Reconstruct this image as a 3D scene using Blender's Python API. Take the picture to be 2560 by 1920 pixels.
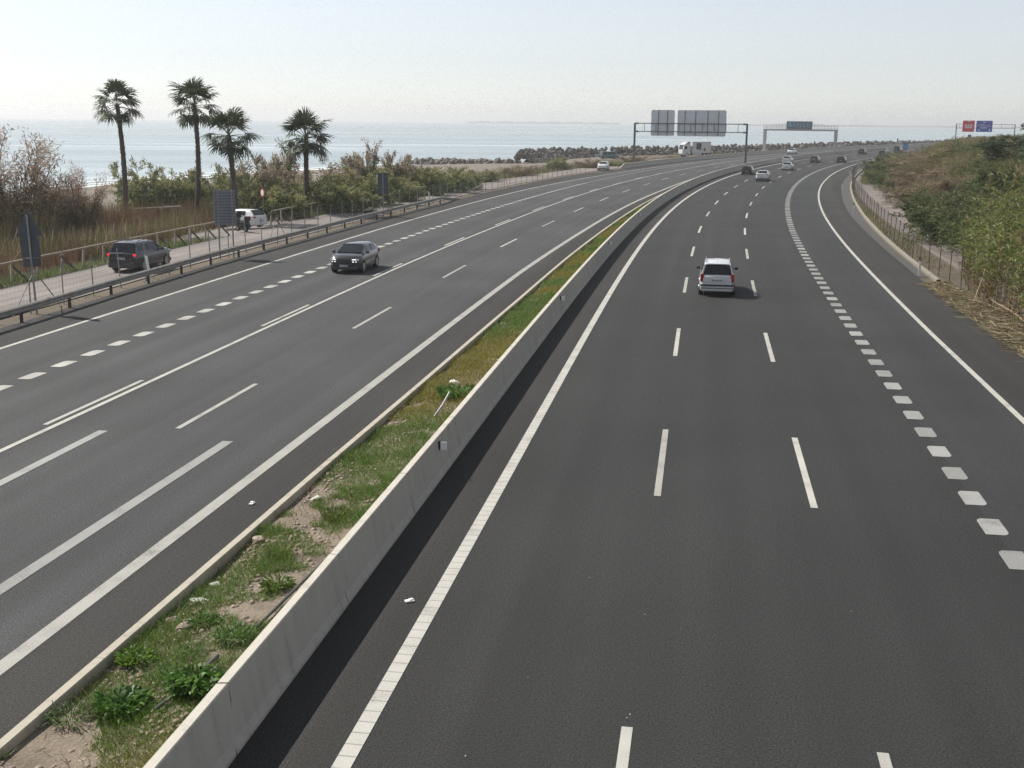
import bpy, bmesh, math, random
import numpy as np
from mathutils import Matrix, Vector
random.seed(7); RNG = np.random.default_rng(7)
for o in list(bpy.data.objects): bpy.data.objects.remove(o, do_unlink=True)
sc = bpy.context.scene; COL = sc.collection
R_ = math.radians

# ------------------------------------------------------------------ camera
CAM_H = 8.45; FPX = 2970.0; PITCH = math.atan(658 / FPX); ROLL = R_(0.52)
cam = bpy.data.cameras.new('camera'); camo = bpy.data.objects.new('camera', cam); COL.objects.link(camo)
cam.sensor_width = 36; cam.lens = 36 * FPX / 2560; cam.clip_start = 0.1; cam.clip_end = 30000
fw = Vector((0, math.cos(PITCH), -math.sin(PITCH))); up = Vector((0, math.sin(PITCH), math.cos(PITCH))); rt = Vector((1, 0, 0))
r2 = rt * math.cos(ROLL) + up * math.sin(ROLL); u2 = -rt * math.sin(ROLL) + up * math.cos(ROLL)
M = Matrix.Identity(4)
for i in range(3): M[i][0] = r2[i]; M[i][1] = u2[i]; M[i][2] = -fw[i]
M[2][3] = CAM_H
camo.matrix_world = M
sc.camera = camo
# ------------------------------------------------------------------ light
SUN_EL = R_(46); SUNV = Vector((-0.853, 0.522, 0)).normalized()          # horizontal direction towards the sun
world = bpy.data.worlds.new('World'); sc.world = world; world.use_nodes = True
wn = world.node_tree.nodes; wl = world.node_tree.links
sky = wn.new('ShaderNodeTexSky'); sky.sky_type = 'NISHITA'; sky.sun_disc = False
sky.sun_elevation = SUN_EL; sky.sun_rotation = math.atan2(SUNV.x, SUNV.y)
sky.altitude = 0; sky.air_density = .8; sky.dust_density = .35; sky.ozone_density = 1.6
veil = wn.new('ShaderNodeMix'); veil.data_type = 'RGBA'; veil.inputs[0].default_value = .07      # thin even high cloud over the whole sky
veil.inputs[7].default_value = (7.8, 8.3, 8.9, 1)
hs = wn.new('ShaderNodeHueSaturation'); hs.inputs['Saturation'].default_value = .38      # milky, washed-out air
wl.new(sky.outputs[0], hs.inputs['Color']); wl.new(hs.outputs[0], veil.inputs[6]); wl.new(veil.outputs[2], wn['Background'].inputs[0]); wn['Background'].inputs[1].default_value = 0.098
sl = bpy.data.lights.new('sun', 'SUN'); sl.energy = 5.0; sl.angle = R_(0.6); sl.color = (1.0, 0.95, 0.87)
so = bpy.data.objects.new('sun', sl); COL.objects.link(so)
sd = Vector((SUNV.x * math.cos(SUN_EL), SUNV.y * math.cos(SUN_EL), math.sin(SUN_EL)))
so.rotation_euler = sd.to_track_quat('Z', 'Y').to_euler(); so.location = sd * 60
sc.view_settings.view_transform = 'Standard'; sc.view_settings.look = 'None'
sc.view_settings.exposure = 0.36; sc.view_settings.gamma = 1.0
sc.cycles.max_bounces = 5; sc.cycles.diffuse_bounces = 2; sc.cycles.glossy_bounces = 2; sc.cycles.transparent_max_bounces = 8; sc.cycles.adaptive_threshold = .02
sc.cycles.volume_bounces = 0; sc.cycles.use_denoising = True; sc.cycles.denoising_prefilter = 'NONE'

# ------------------------------------------------------------------ helpers
def tag(o, label=None, cat=None, group=None, kind=None):
    if label: o['label'] = label
    if cat: o['category'] = cat
    if group: o['group'] = group
    if kind: o['kind'] = kind
    return o
def empty(name, loc=(0, 0, 0), rz=0.0):
    o = bpy.data.objects.new(name, None); COL.objects.link(o); o.empty_display_size = .3
    o.location = loc; o.rotation_euler = (0, 0, rz); return o
def mesh(name, V, F, mat=None, smooth=False, uv=None, col=None, sharp=None):
    V = np.asarray(V, dtype=np.float64).reshape(-1, 3)
    me = bpy.data.meshes.new(name)
    if isinstance(F, np.ndarray):
        n, k = F.shape
        me.vertices.add(len(V)); me.vertices.foreach_set('co', V.ravel())
        me.loops.add(n * k); me.loops.foreach_set('vertex_index', F.ravel().astype(np.int32))
        me.polygons.add(n); me.polygons.foreach_set('loop_start', np.arange(n, dtype=np.int32) * k)
        me.polygons.foreach_set('loop_total', np.full(n, k, dtype=np.int32))
        me.update(calc_edges=True)
    else:
        me.from_pydata([tuple(v) for v in V], [], [tuple(f) for f in F]); me.update()
    me.validate()
    if smooth:
        me.polygons.foreach_set('use_smooth', np.ones(len(me.polygons), dtype=bool))
        if sharp: me.set_sharp_from_angle(angle=R_(sharp))
    if uv is not None:
        li = np.empty(len(me.loops), dtype=np.int32); me.loops.foreach_get('vertex_index', li)
        l = me.uv_layers.new(name='UVMap'); l.data.foreach_set('uv', np.asarray(uv)[li].astype(np.float32).ravel())
    if col is not None:
        a = me.color_attributes.new('tint', 'FLOAT_COLOR', 'POINT')
        c4 = np.ones((len(V), 4), dtype=np.float32); c4[:, :3] = col; a.data.foreach_set('color', c4.ravel())
    if mat: me.materials.append(mat)
    return me
def add(name, me, parent=None, loc=None, rot=None, scale=None):
    o = bpy.data.objects.new(name, me); COL.objects.link(o)
    if parent: o.parent = parent
    if loc is not None: o.location = loc
    if rot is not None: o.rotation_euler = rot
    if scale is not None: o.scale = scale
    return o
def mk(name, V, F, mat, parent=None, **k): return add(name, mesh(name, V, F, mat, **k), parent)
class B:
    """collects boxes, tubes and plates into one mesh"""
    def __init__(s): s.v = []; s.f = []
    def raw(s, V, F):
        n = len(s.v); s.v += [tuple(p) for p in V]; s.f += [tuple(i + n for i in f) for f in F]; return s
    def box(s, c, d, rz=0.0, taper=1.0):
        x, y, z = [q / 2 for q in d]; V = []
        for sz in (-1, 1):
            k = taper if sz > 0 else 1
            for sx, sy in ((-1, -1), (1, -1), (1, 1), (-1, 1)):
                px, py = sx * x * k, sy * y * k
                V.append((c[0] + px * math.cos(rz) - py * math.sin(rz), c[1] + px * math.sin(rz) + py * math.cos(rz), c[2] + sz * z))
        return s.raw(V, [(0, 3, 2, 1), (4, 5, 6, 7), (0, 1, 5, 4), (1, 2, 6, 5), (2, 3, 7, 6), (3, 0, 4, 7)])
    def tube(s, a, b, ra, rb=None, n=8, caps=True):
        a = Vector(a); b = Vector(b); rb = ra if rb is None else rb
        d = (b - a).normalized(); q = d.orthogonal().normalized(); w = d.cross(q); V = []
        for p, r in ((a, ra), (b, rb)):
            for i in range(n):
                t = 2 * math.pi * i / n; V.append(tuple(p + q * (r * math.cos(t)) + w * (r * math.sin(t))))
        F = [(i, (i + 1) % n, n + (i + 1) % n, n + i) for i in range(n)]
        if caps: F += [tuple(range(n - 1, -1, -1)), tuple(range(n, 2 * n))]
        return s.raw(V, F)
    def path(s, pts, r, n=6):
        r = r if hasattr(r, '__len__') else [r] * len(pts)
        P = [Vector(p) for p in pts]; V = []; up0 = None
        for i, p in enumerate(P):
            d = (P[min(i + 1, len(P) - 1)] - P[max(i - 1, 0)]).normalized()
            q = d.orthogonal().normalized() if up0 is None else (up0 - d * up0.dot(d)).normalized()
            up0 = q; w = d.cross(q)
            for k in range(n):
                t = 2 * math.pi * k / n; V.append(tuple(p + q * (r[i] * math.cos(t)) + w * (r[i] * math.sin(t))))
        F = []
        for i in range(len(P) - 1):
            for k in range(n): F.append((i * n + k, i * n + (k + 1) % n, (i + 1) * n + (k + 1) % n, (i + 1) * n + k))
        F += [tuple(range(n - 1, -1, -1)), tuple(range((len(P) - 1) * n, len(P) * n))]
        return s.raw(V, F)
    def prism(s, poly, axis, a, b):
        """poly: 2-d outline; axis 0/1/2 the extrusion axis"""
        n = len(poly); V = []
        for t in (a, b):
            for p in poly:
                if axis == 0: V.append((t, p[0], p[1]))
                elif axis == 1: V.append((p[0], t, p[1]))
                else: V.append((p[0], p[1], t))
        F = [(i, (i + 1) % n, n + (i + 1) % n, n + i) for i in range(n)] + [tuple(range(n - 1, -1, -1)), tuple(range(n, 2 * n))]
        return s.raw(V, F)
    def build(s, name, mat, parent=None, smooth=False, sharp=35, bevel=0):
        me = mesh(name, s.v, s.f, mat)
        bm = bmesh.new(); bm.from_mesh(me); bmesh.ops.recalc_face_normals(bm, faces=bm.faces)
        if bevel: bmesh.ops.bevel(bm, geom=bm.edges[:], offset=bevel, segments=2, affect='EDGES', clamp_overlap=True)
        bm.to_mesh(me); bm.free()
        if smooth or bevel:
            me.polygons.foreach_set('use_smooth', np.ones(len(me.polygons), dtype=bool)); me.set_sharp_from_angle(angle=R_(sharp))
        return add(name, me, parent)
def copy_tree(o, parent=None):
    c = o.copy(); COL.objects.link(c)
    if parent: c.parent = parent
    for ch in list(o.children): copy_tree(ch, c)
    return c

# ------------------------------------------------------------------ materials
MATS = {}
def nt(name):
    m = bpy.data.materials.new(name); m.use_nodes = True; MATS[name] = m
    return m, m.node_tree.nodes, m.node_tree.links, m.node_tree.nodes['Principled BSDF']
def pm(name, col, rough=.6, metal=0.0, var=.12, scale=3.0, bump=0.0, bscale=None, spec=.5, coat=0.0, detail=5, emit=0, trans=0):
    m, n, l, p = nt(name)
    p.inputs['Roughness'].default_value = rough; p.inputs['Metallic'].default_value = metal
    p.inputs['Specular IOR Level'].default_value = spec; p.inputs['Coat Weight'].default_value = coat
    p.inputs['Coat Roughness'].default_value = .06
    tc = n.new('ShaderNodeTexCoord')
    if var > 0:
        nz = n.new('ShaderNodeTexNoise'); nz.inputs['Scale'].default_value = scale; nz.inputs['Detail'].default_value = detail
        l.new(tc.outputs['Object'], nz.inputs['Vector'])
        cr = n.new('ShaderNodeValToRGB'); l.new(nz.outputs[0], cr.inputs[0])
        cr.color_ramp.elements[0].position = .3; cr.color_ramp.elements[1].position = .7
        cr.color_ramp.elements[0].color = tuple(c * (1 - var) for c in col) + (1,)
        cr.color_ramp.elements[1].color = tuple(min(1, c * (1 + var)) for c in col) + (1,)
        l.new(cr.outputs[0], p.inputs['Base Color'])
    else: p.inputs['Base Color'].default_value = tuple(col) + (1,)
    if bump:
        nb = n.new('ShaderNodeTexNoise'); nb.inputs['Scale'].default_value = bscale or scale * 6; nb.inputs['Detail'].default_value = 6
        l.new(tc.outputs['Object'], nb.inputs['Vector'])
        b = n.new('ShaderNodeBump'); b.inputs['Strength'].default_value = bump; b.inputs['Distance'].default_value = .02
        l.new(nb.outputs[0], b.inputs['Height']); l.new(b.outputs[0], p.inputs['Normal'])
    if emit:
        p.inputs['Emission Color'].default_value = tuple(col) + (1,); p.inputs['Emission Strength'].default_value = emit
    return m
def leafmat(name, rough=.6, trans=.42, gloss=.25):
    m, n, l, p = nt(name)
    at = n.new('ShaderNodeAttribute'); at.attribute_name = 'tint'
    l.new(at.outputs['Color'], p.inputs['Base Color']); p.inputs['Roughness'].default_value = rough
    p.inputs['Specular IOR Level'].default_value = gloss
    tr = n.new('ShaderNodeBsdfTranslucent'); l.new(at.outputs['Color'], tr.inputs['Color'])
    mx = n.new('ShaderNodeMixShader'); mx.inputs[0].default_value = trans
    l.new(p.outputs[0], mx.inputs[1]); l.new(tr.outputs[0], mx.inputs[2])
    l.new(mx.outputs[0], n['Material Output'].inputs['Surface']); return m
def ramp(n, stops):
    cr = n.new('ShaderNodeValToRGB'); e = cr.color_ramp.elements
    while len(e) < len(stops): e.new(.5)
    for i, (pos, c) in enumerate(stops): e[i].position = pos; e[i].color = tuple(c) + (1,) if len(c) == 3 else c
    return cr
def asphalt(name, col, speck=.85, st=.3, lane=None):
    """UV = (offset across, metres along): aggregate speckle, worn wheel tracks, patches"""
    m, n, l, p = nt(name)
    uv = n.new('ShaderNodeUVMap')
    def noise(scale, det, vec=None, rough=.5):
        q = n.new('ShaderNodeTexNoise'); q.inputs['Scale'].default_value = scale; q.inputs['Detail'].default_value = det
        q.inputs['Roughness'].default_value = rough; l.new(vec or uv.outputs[0], q.inputs['Vector']); return q
    mp = n.new('ShaderNodeMapping'); mp.inputs['Scale'].default_value = (1, .014, 1); l.new(uv.outputs[0], mp.inputs[0])
    streak = noise(.9, 2, mp.outputs[0]); patch = noise(.12, 2); agg = noise(30, 2, rough=.8); agg2 = noise(11, 1)
    def mul(a, fac0, fac1, lo, hi):
        r = n.new('ShaderNodeMapRange'); r.inputs[1].default_value = fac0; r.inputs[2].default_value = fac1
        r.inputs[3].default_value = lo; r.inputs[4].default_value = hi; l.new(a.outputs[0], r.inputs[0]); return r
    f1 = mul(streak, .28, .72, 1 - st, 1 + st); f2 = mul(patch, .3, .7, .84, 1.16); f3 = mul(agg, .3, .72, 1 - speck, 1 + speck); f4 = mul(agg2, .3, .7, .92, 1.08)
    def mth(a, b):
        q = n.new('ShaderNodeMath'); q.operation = 'MULTIPLY'; l.new(a.outputs[0], q.inputs[0]); l.new(b.outputs[0], q.inputs[1]); return q
    f = mth(mth(f1, f2), mth(f3, f4))
    if lane:      # pairs of polished wheel tracks in each lane, broken up along the road
        sp = n.new('ShaderNodeSeparateXYZ'); l.new(uv.outputs[0], sp.inputs[0])
        a1 = n.new('ShaderNodeMath'); a1.operation = 'MULTIPLY_ADD'; a1.inputs[1].default_value = 4 * math.pi / lane[0]; a1.inputs[2].default_value = -lane[1] * 4 * math.pi / lane[0]; l.new(sp.outputs[0], a1.inputs[0])
        a2 = n.new('ShaderNodeMath'); a2.operation = 'COSINE'; l.new(a1.outputs[0], a2.inputs[0])
        a3 = n.new('ShaderNodeMath'); a3.operation = 'MULTIPLY'; l.new(a2.outputs[0], a3.inputs[0]); l.new(streak.outputs[0], a3.inputs[1])
        a4 = n.new('ShaderNodeMath'); a4.operation = 'MULTIPLY_ADD'; a4.inputs[1].default_value = -.09; a4.inputs[2].default_value = 1.0; l.new(a3.outputs[0], a4.inputs[0]); f = mth(f, a4)
    vm = n.new('ShaderNodeVectorMath'); vm.operation = 'SCALE'; vm.inputs[0].default_value = col; l.new(f.outputs[0], vm.inputs['Scale'])
    l.new(vm.outputs[0], p.inputs['Base Color']); p.inputs['Roughness'].default_value = .86; p.inputs['Specular IOR Level'].default_value = .3
    b = n.new('ShaderNodeBump'); b.inputs['Strength'].default_value = .5; b.inputs['Distance'].default_value = .012
    l.new(agg.outputs[0], b.inputs['Height']); l.new(b.outputs[0], p.inputs['Normal']); return m
def paintmat(name, col, ribs=False):
    m, n, l, p = nt(name)
    uv = n.new('ShaderNodeUVMap')
    nz = n.new('ShaderNodeTexNoise'); nz.inputs['Scale'].default_value = 30; nz.inputs['Detail'].default_value = 4; l.new(uv.outputs[0], nz.inputs[0])
    n2 = n.new('ShaderNodeTexNoise'); n2.inputs['Scale'].default_value = 1.2; n2.inputs['Detail'].default_value = 4; l.new(uv.outputs[0], n2.inputs[0])
    cr = ramp(n, [(.335, (.06, .06, .06)), (.39, [c * .62 for c in col]), (.50, [c * .88 for c in col]), (.7, col)])
    mx = n.new('ShaderNodeMath'); mx.operation = 'ADD'; mx.use_clamp = True
    h = n.new('ShaderNodeMath'); h.operation = 'MULTIPLY'; h.inputs[1].default_value = .5; l.new(nz.outputs[0], h.inputs[0])
    h2 = n.new('ShaderNodeMath'); h2.operation = 'MULTIPLY'; h2.inputs[1].default_value = .55; l.new(n2.outputs[0], h2.inputs[0])
    l.new(h.outputs[0], mx.inputs[0]); l.new(h2.outputs[0], mx.inputs[1]); l.new(mx.outputs[0], cr.inputs[0]); l.new(cr.outputs[0], p.inputs['Base Color'])
    oi = n.new('ShaderNodeObjectInfo'); om = n.new('ShaderNodeMapRange'); om.inputs[3].default_value = .74; om.inputs[4].default_value = 1.06; l.new(oi.outputs['Random'], om.inputs[0])
    ov = n.new('ShaderNodeVectorMath'); ov.operation = 'SCALE'; l.new(cr.outputs[0], ov.inputs[0]); l.new(om.outputs[0], ov.inputs['Scale'])
    if not ribs: l.new(ov.outputs[0], p.inputs['Base Color'])
    p.inputs['Roughness'].default_value = .65
    if ribs:
        sp = n.new('ShaderNodeSeparateXYZ'); l.new(uv.outputs[0], sp.inputs[0])
        k1 = n.new('ShaderNodeMath'); k1.operation = 'MULTIPLY'; k1.inputs[1].default_value = 1 / .32; l.new(sp.outputs[1], k1.inputs[0])
        k2 = n.new('ShaderNodeMath'); k2.operation = 'FRACT'; l.new(k1.outputs[0], k2.inputs[0])
        k3 = ramp(n, [(0, (.55, .55, .55)), (.07, (.6, .6, .6)), (.13, (1, 1, 1))]); l.new(k2.outputs[0], k3.inputs[0])
        mm = n.new('ShaderNodeMix'); mm.data_type = 'RGBA'; mm.blend_type = 'MULTIPLY'; mm.inputs[0].default_value = 1; l.new(cr.outputs[0], mm.inputs[6]); l.new(k3.outputs[0], mm.inputs[7]); l.new(mm.outputs[2], p.inputs['Base Color'])
    b = n.new('ShaderNodeBump'); b.inputs['Strength'].default_value = .35; b.inputs['Distance'].default_value = .01; l.new(nz.outputs[0], b.inputs['Height'])
    l.new(b.outputs[0], p.inputs['Normal']); return m
def concretemat(name, col, streak=.13):
    m, n, l, p = nt(name)
    uv = n.new('ShaderNodeTexCoord')
    mp = n.new('ShaderNodeMapping'); mp.inputs['Scale'].default_value = (2.2, 2.2, .25); l.new(uv.outputs['Object'], mp.inputs[0])
    a = n.new('ShaderNodeTexNoise'); a.inputs['Scale'].default_value = 1.5; a.inputs['Detail'].default_value = 6; l.new(mp.outputs[0], a.inputs[0])
    b_ = n.new('ShaderNodeTexNoise'); b_.inputs['Scale'].default_value = 24; b_.inputs['Detail'].default_value = 5; l.new(uv.outputs['Object'], b_.inputs[0])
    s = n.new('ShaderNodeMath'); s.operation = 'ADD'; l.new(a.outputs[0], s.inputs[0])
    k = n.new('ShaderNodeMath'); k.operation = 'MULTIPLY'; k.inputs[1].default_value = .4; l.new(b_.outputs[0], k.inputs[0]); l.new(k.outputs[0], s.inputs[1])
    cr = ramp(n, [(.45, [c * (1 - streak * 2) for c in col]), (.62, col), (.95, [min(1, c * (1 + streak)) for c in col])])
    l.new(s.outputs[0], cr.inputs[0]); l.new(cr.outputs[0], p.inputs['Base Color']); p.inputs['Roughness'].default_value = .85
    bp = n.new('ShaderNodeBump'); bp.inputs['Strength'].default_value = .3; bp.inputs['Distance'].default_value = .01
    l.new(b_.outputs[0], bp.inputs['Height']); l.new(bp.outputs[0], p.inputs['Normal']); return m
ASPH_R = asphalt('asphalt_right', (.0245, .0248, .0247), st=.15, lane=(3.63, 0)); ASPH_L = asphalt('asphalt_left', (.0465, .0474, .0488), st=.2, lane=(3.65, -5.9)); ASPH_S = asphalt('asphalt_shoulder', (.028, .0265, .025))
SERV = asphalt('service_asphalt', (.19, .168, .155), .3)
PAINT = paintmat('road_paint', (.44, .43, .39)); PAINTR = paintmat('ribbed_paint', (.46, .45, .41), True); PAINT2 = paintmat('worn_paint', (.30, .30, .285))
CONC = concretemat('barrier_concrete', (.43, .405, .35)); CONC2 = concretemat('kerb_concrete', (.36, .33, .265)); CONCD = concretemat('gutter_concrete', (.055, .052, .049))
GALV = pm('galvanised_steel', (.27, .255, .235), .55, .15, .2, 4); GALVD = pm('weathered_steel', (.26, .26, .26), .55, .5, .2, 3)
BLACKP = pm('black_post', (.018, .018, .02), .5); WOOD = pm('grey_wood', (.30, .25, .20), .85, 0, .25, 5, .3); WOODD = pm('dark_wood', (.10, .08, .065), .9, 0, .3, 5)
GREYBACK = pm('sign_back', (.055, .066, .082), .5, .1, .1, 2); GREYPAN = pm('panel_back', (.60, .62, .66), .5, 0, .06, 1); GREYSLAT = pm('slat_back', (.19, .205, .235), .5, .1, .1, 2)
WHITE = pm('white_plastic', (.78, .78, .77), .4, 0, .05); BLACK = pm('black_plastic', (.015, .015, .016), .45, 0, .1)
STEELD = pm('dark_green_steel', (.10, .12, .12), .5, .3, .15, 2); BEIGE = pm('beige_steel', (.47, .43, .42), .6, 0, .08, 2)
TYRE = pm('tyre_rubber', (.014, .014, .015), .85, 0, .2); RIM = pm('alloy_rim', (.42, .43, .45), .3, .8, .1)
GLASS = pm('car_glass', (.008, .011, .014), .05, 0, 0, spec=.45); PLATE = pm('number_plate', (.62, .63, .62), .4, 0, 0)
REDL = pm('red_lamp', (.42, .012, .02), .2, 0, .1, 10, coat=.5); REDON = pm('lit_brake_lamp', (.75, .03, .03), .3, 0, 0, emit=.55)
HEADL = pm('headlamp', (.75, .78, .8), .12, .2, 0, spec=.8, coat=1); LITHEAD = pm('lit_running_light', (1, 1, .97), .2, 0, 0, emit=1.0)
CHROME = pm('chrome', (.7, .7, .72), .15, 1, 0); BLUEBAND = pm('plate_blue', (.02, .05, .3), .4, 0, 0); GREYTRIM = pm('grey_trim', (.05, .052, .055), .6)
def carpaint(name, col, metal=.3): return pm(name, col, .28, metal, .03, .5, coat=.9)

# ------------------------------------------------------------------ road alignment (metres; t = chainage, o = offset to the right of the inner edge line)
PC = [0.05707081481846079, -0.742138646549437, 3.862061392340565, -3.2502073336598487, 16.631972923234702, -4.568953235139505]
_t = np.arange(-40, 441, 1.0); _x = np.polyval(PC, _t / 100); _y = _t.copy()
neg = _t < 5; x5 = np.polyval(PC, .05); _x[neg] = x5 + (_t[neg] - 5) * .164
_h = np.arctan(np.gradient(_x, _y)); kap = 1.2e-3
T = list(_t); X = list(_x); Y = list(_y); Hh = list(_h)
h = Hh[-1]; t = 440.0
while t < 760:
    t += 1; h += kap; X.append(X[-1] + math.sin(h)); Y.append(Y[-1] + math.cos(h)); T.append(t); Hh.append(h)
T = np.array(T); X = np.array(X); Y = np.array(Y); Hh = np.array(Hh)
S = np.r_[0, np.cumsum(np.hypot(np.diff(X), np.diff(Y)))]
def road(t, o=0.0, z=0.0):
    t = np.asarray(t, float); h = np.interp(t, T, Hh)
    x = np.interp(t, T, X) + o * np.cos(h); y = np.interp(t, T, Y) - o * np.sin(h)
    return np.stack(np.broadcast_arrays(x, y, np.asarray(z, float)), -1)
def head(t): return float(np.interp(t, T, Hh))
def arc(t): return np.interp(t, T, S)
def tab(*p):
    a = np.array(p, float); return lambda t: np.interp(t, a[:, 0], a[:, 1])
KERB = tab((0, -4.6), (14, -4.5), (26, -4.36), (36, -4.18), (55, -3.9), (71, -3.77), (94, -3.48), (119, -3.25), (148, -2.85), (172, -2.1))
L1 = tab((0, -6.2), (16, -6.12), (32, -5.97), (67, -5.74), (95, -5.28), (124, -4.9), (152, -4.45), (180, -4.3), (700, -4.0))
LB = tab((0, -9.8), (30, -9.72), (50, -9.57), (70, -9.47), (100, -9.03), (130, -8.73), (165, -8.4), (250, -7.9), (700, -7.7))
LD = tab((0, -13.25), (28, -13.2), (66, -13.08), (84, -12.88), (104, -12.62), (150, -12.45), (216, -11.95), (700, -11.6))
LE = tab((0, -17.35), (46, -17.38), (80, -17.3), (126, -17.05), (160, -17.0), (195, -16.65), (300, -16.4))
LF = tab((0, -21.15), (76, -21.1), (120, -21.1), (146, -21.0), (172, -20.3), (204, -19.2), (260, -17.9), (310, -16.8), (700, -15.9))
LEDGE = tab((0, -23.5), (46, -23.65), (66, -24.1), (128, -24.0), (150, -24.2), (185, -24.2), (213, -22.9), (260, -21.6), (310, -20.0), (700, -19.4))
R2 = tab((0, 3.7), (100, 3.68), (180, 3.9), (700, 3.9)); R3 = tab((0, 7.2), (100, 7.26), (150, 7.55), (200, 7.7), (700, 7.8))
R4 = tab((0, 10.88), (60, 10.93), (98, 11.03), (128, 11.24), (160, 11.48), (202, 11.7), (240, 11.75), (300, 11.9), (700, 11.9))
R5 = tab((0, 13.95), (50, 14.02), (86, 14.25), (116, 14.5), (150, 14.82), (190, 15.2), (240, 15.25), (290, 14.9), (700, 14.8))
REDGE = tab((0, 16.5), (60, 16.45), (71, 16.6), (96, 16.78), (117, 16.95), (157, 17.6), (180, 17.75), (207, 18.0), (300, 17.6), (700, 17.4))
WALLB = -1.47
def strip(name, a, b, z, mat, t0, t1, dt=2.0, parent=None, cols=2, zf=None):
    ts = np.arange(t0, t1 + dt * .5, dt); n = len(ts)
    A = a(ts) if callable(a) else np.full(n, a); Bo = b(ts) if callable(b) else np.full(n, b)
    V = []; U = []
    for k in range(cols):
        f = k / (cols - 1); o = A * (1 - f) + Bo * f
        zz = zf(ts, o) if zf else z
        V.append(road(ts, o, zz)); U.append(np.stack([o, arc(ts)], -1))
    V = np.concatenate(V); U = np.concatenate(U); F = []
    for k in range(cols - 1):
        i = np.arange(n - 1) + k * n; F.append(np.stack([i, i + n, i + n + 1, i + 1], -1))
    return mk(name, V, np.concatenate(F), mat, parent, uv=U)
def sm(x): x = np.clip(x, 0, 1); return x * x * (3 - 2 * x)

# ------------------------------------------------------------------ the ground
SEA_Z = -3.1
CREST = tab((230, -62), (262, -60), (287, -62.5), (306, -58), (320, -50), (330, -45), (369, -34), (404, -32), (760, -30))   # revetment crest
def ground_z(t, o):
    t, o = np.broadcast_arrays(np.asarray(t, float), np.asarray(o, float))
    left = np.interp(o, [-300, -125, -104, -70, -48, -32, -30], [-9, -5.0, -3.05, -1.7, -.9, -.25, -.06])
    cr = CREST(t); past = sm((t - 268) / 45)
    shore = np.interp(o - cr, [-60, -12, -3, 2, 6, 20], [-9, -6, -1.2, -.8, -.5, -.1])
    left = np.where(o < -23, left * (1 - past) + np.minimum(shore, -.06) * past, -.06)
    hill = 4.5 * sm((o - 21.3) / 14) + np.clip(o - 33, 0, 90) * .035
    und = .35 * np.sin(t * .11 + o * .2) * sm((o - 26) / 8) + .22 * np.sin(t * .31 + 1.7) * sm((o - 26) / 8)
    right = np.where(o > 17.9, np.maximum(-.06, -.06 + hill + und), -.06)
    return np.where(o < 0, left, right)
gm, n, l, p = nt('earth')
uvn = n.new('ShaderNodeUVMap'); sx = n.new('ShaderNodeSeparateXYZ'); l.new(uvn.outputs[0], sx.inputs[0])
n1 = n.new('ShaderNodeTexNoise'); n1.inputs['Scale'].default_value = .25; n1.inputs['Detail'].default_value = 8; l.new(uvn.outputs[0], n1.inputs[0])
nf = n.new('ShaderNodeTexNoise'); nf.inputs['Scale'].default_value = 3; nf.inputs['Detail'].default_value = 8; l.new(uvn.outputs[0], nf.inputs[0])
sandr = ramp(n, [(.3, (.12, .10, .08)), (.7, (.175, .15, .122))]); l.new(nf.outputs[0], sandr.inputs[0])
soilr = ramp(n, [(.3, (.075, .06, .04)), (.5, (.11, .082, .058)), (.7, (.065, .065, .032))]); l.new(n1.outputs[0], soilr.inputs[0])
ad = n.new('ShaderNodeMath'); ad.operation = 'MULTIPLY_ADD'; ad.inputs[1].default_value = 16; l.new(n1.outputs[0], ad.inputs[0]); l.new(sx.outputs[0], ad.inputs[2])
mr = n.new('ShaderNodeMapRange'); mr.inputs[1].default_value = -46; mr.inputs[2].default_value = -38; l.new(ad.outputs[0], mr.inputs[0])
mx = n.new('ShaderNodeMix'); mx.data_type = 'RGBA'; l.new(mr.outputs[0], mx.inputs[0]); l.new(sandr.outputs[0], mx.inputs[6]); l.new(soilr.outputs[0], mx.inputs[7])
l.new(mx.outputs[2], p.inputs['Base Color']); p.inputs['Roughness'].default_value = .95
bp = n.new('ShaderNodeBump'); bp.inputs['Strength'].default_value = .6; bp.inputs['Distance'].default_value = .06; l.new(nf.outputs[0], bp.inputs['Height']); l.new(bp.outputs[0], p.inputs['Normal'])
EARTH = gm
tsg = np.r_[np.arange(-40, 320, 3.0), np.arange(320, 761, 6.0)]
osg = np.r_[-300, -200, -150, -125, -115, np.arange(-108, -30, 3.0), -30, -28, -26, -24, -20, -10, 0, 10, 16, 17.9, np.arange(19, 50, 1.5), 55, 60, 70, 85, 100, 125]
TT, OO = np.meshgrid(tsg, osg, indexing='ij'); ZZ = ground_z(TT, OO)
V = road(TT.ravel(), OO.ravel(), ZZ.ravel()); nT, nO = TT.shape
i = (np.arange(nT - 1)[:, None] * nO + np.arange(nO - 1)[None]).ravel()
g_ = mk('ground', V, np.stack([i, i + 1, i + nO + 1, i + nO], -1), EARTH, uv=np.stack([OO.ravel(), arc(TT.ravel())], -1), smooth=True); tag(g_, kind='structure')

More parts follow.
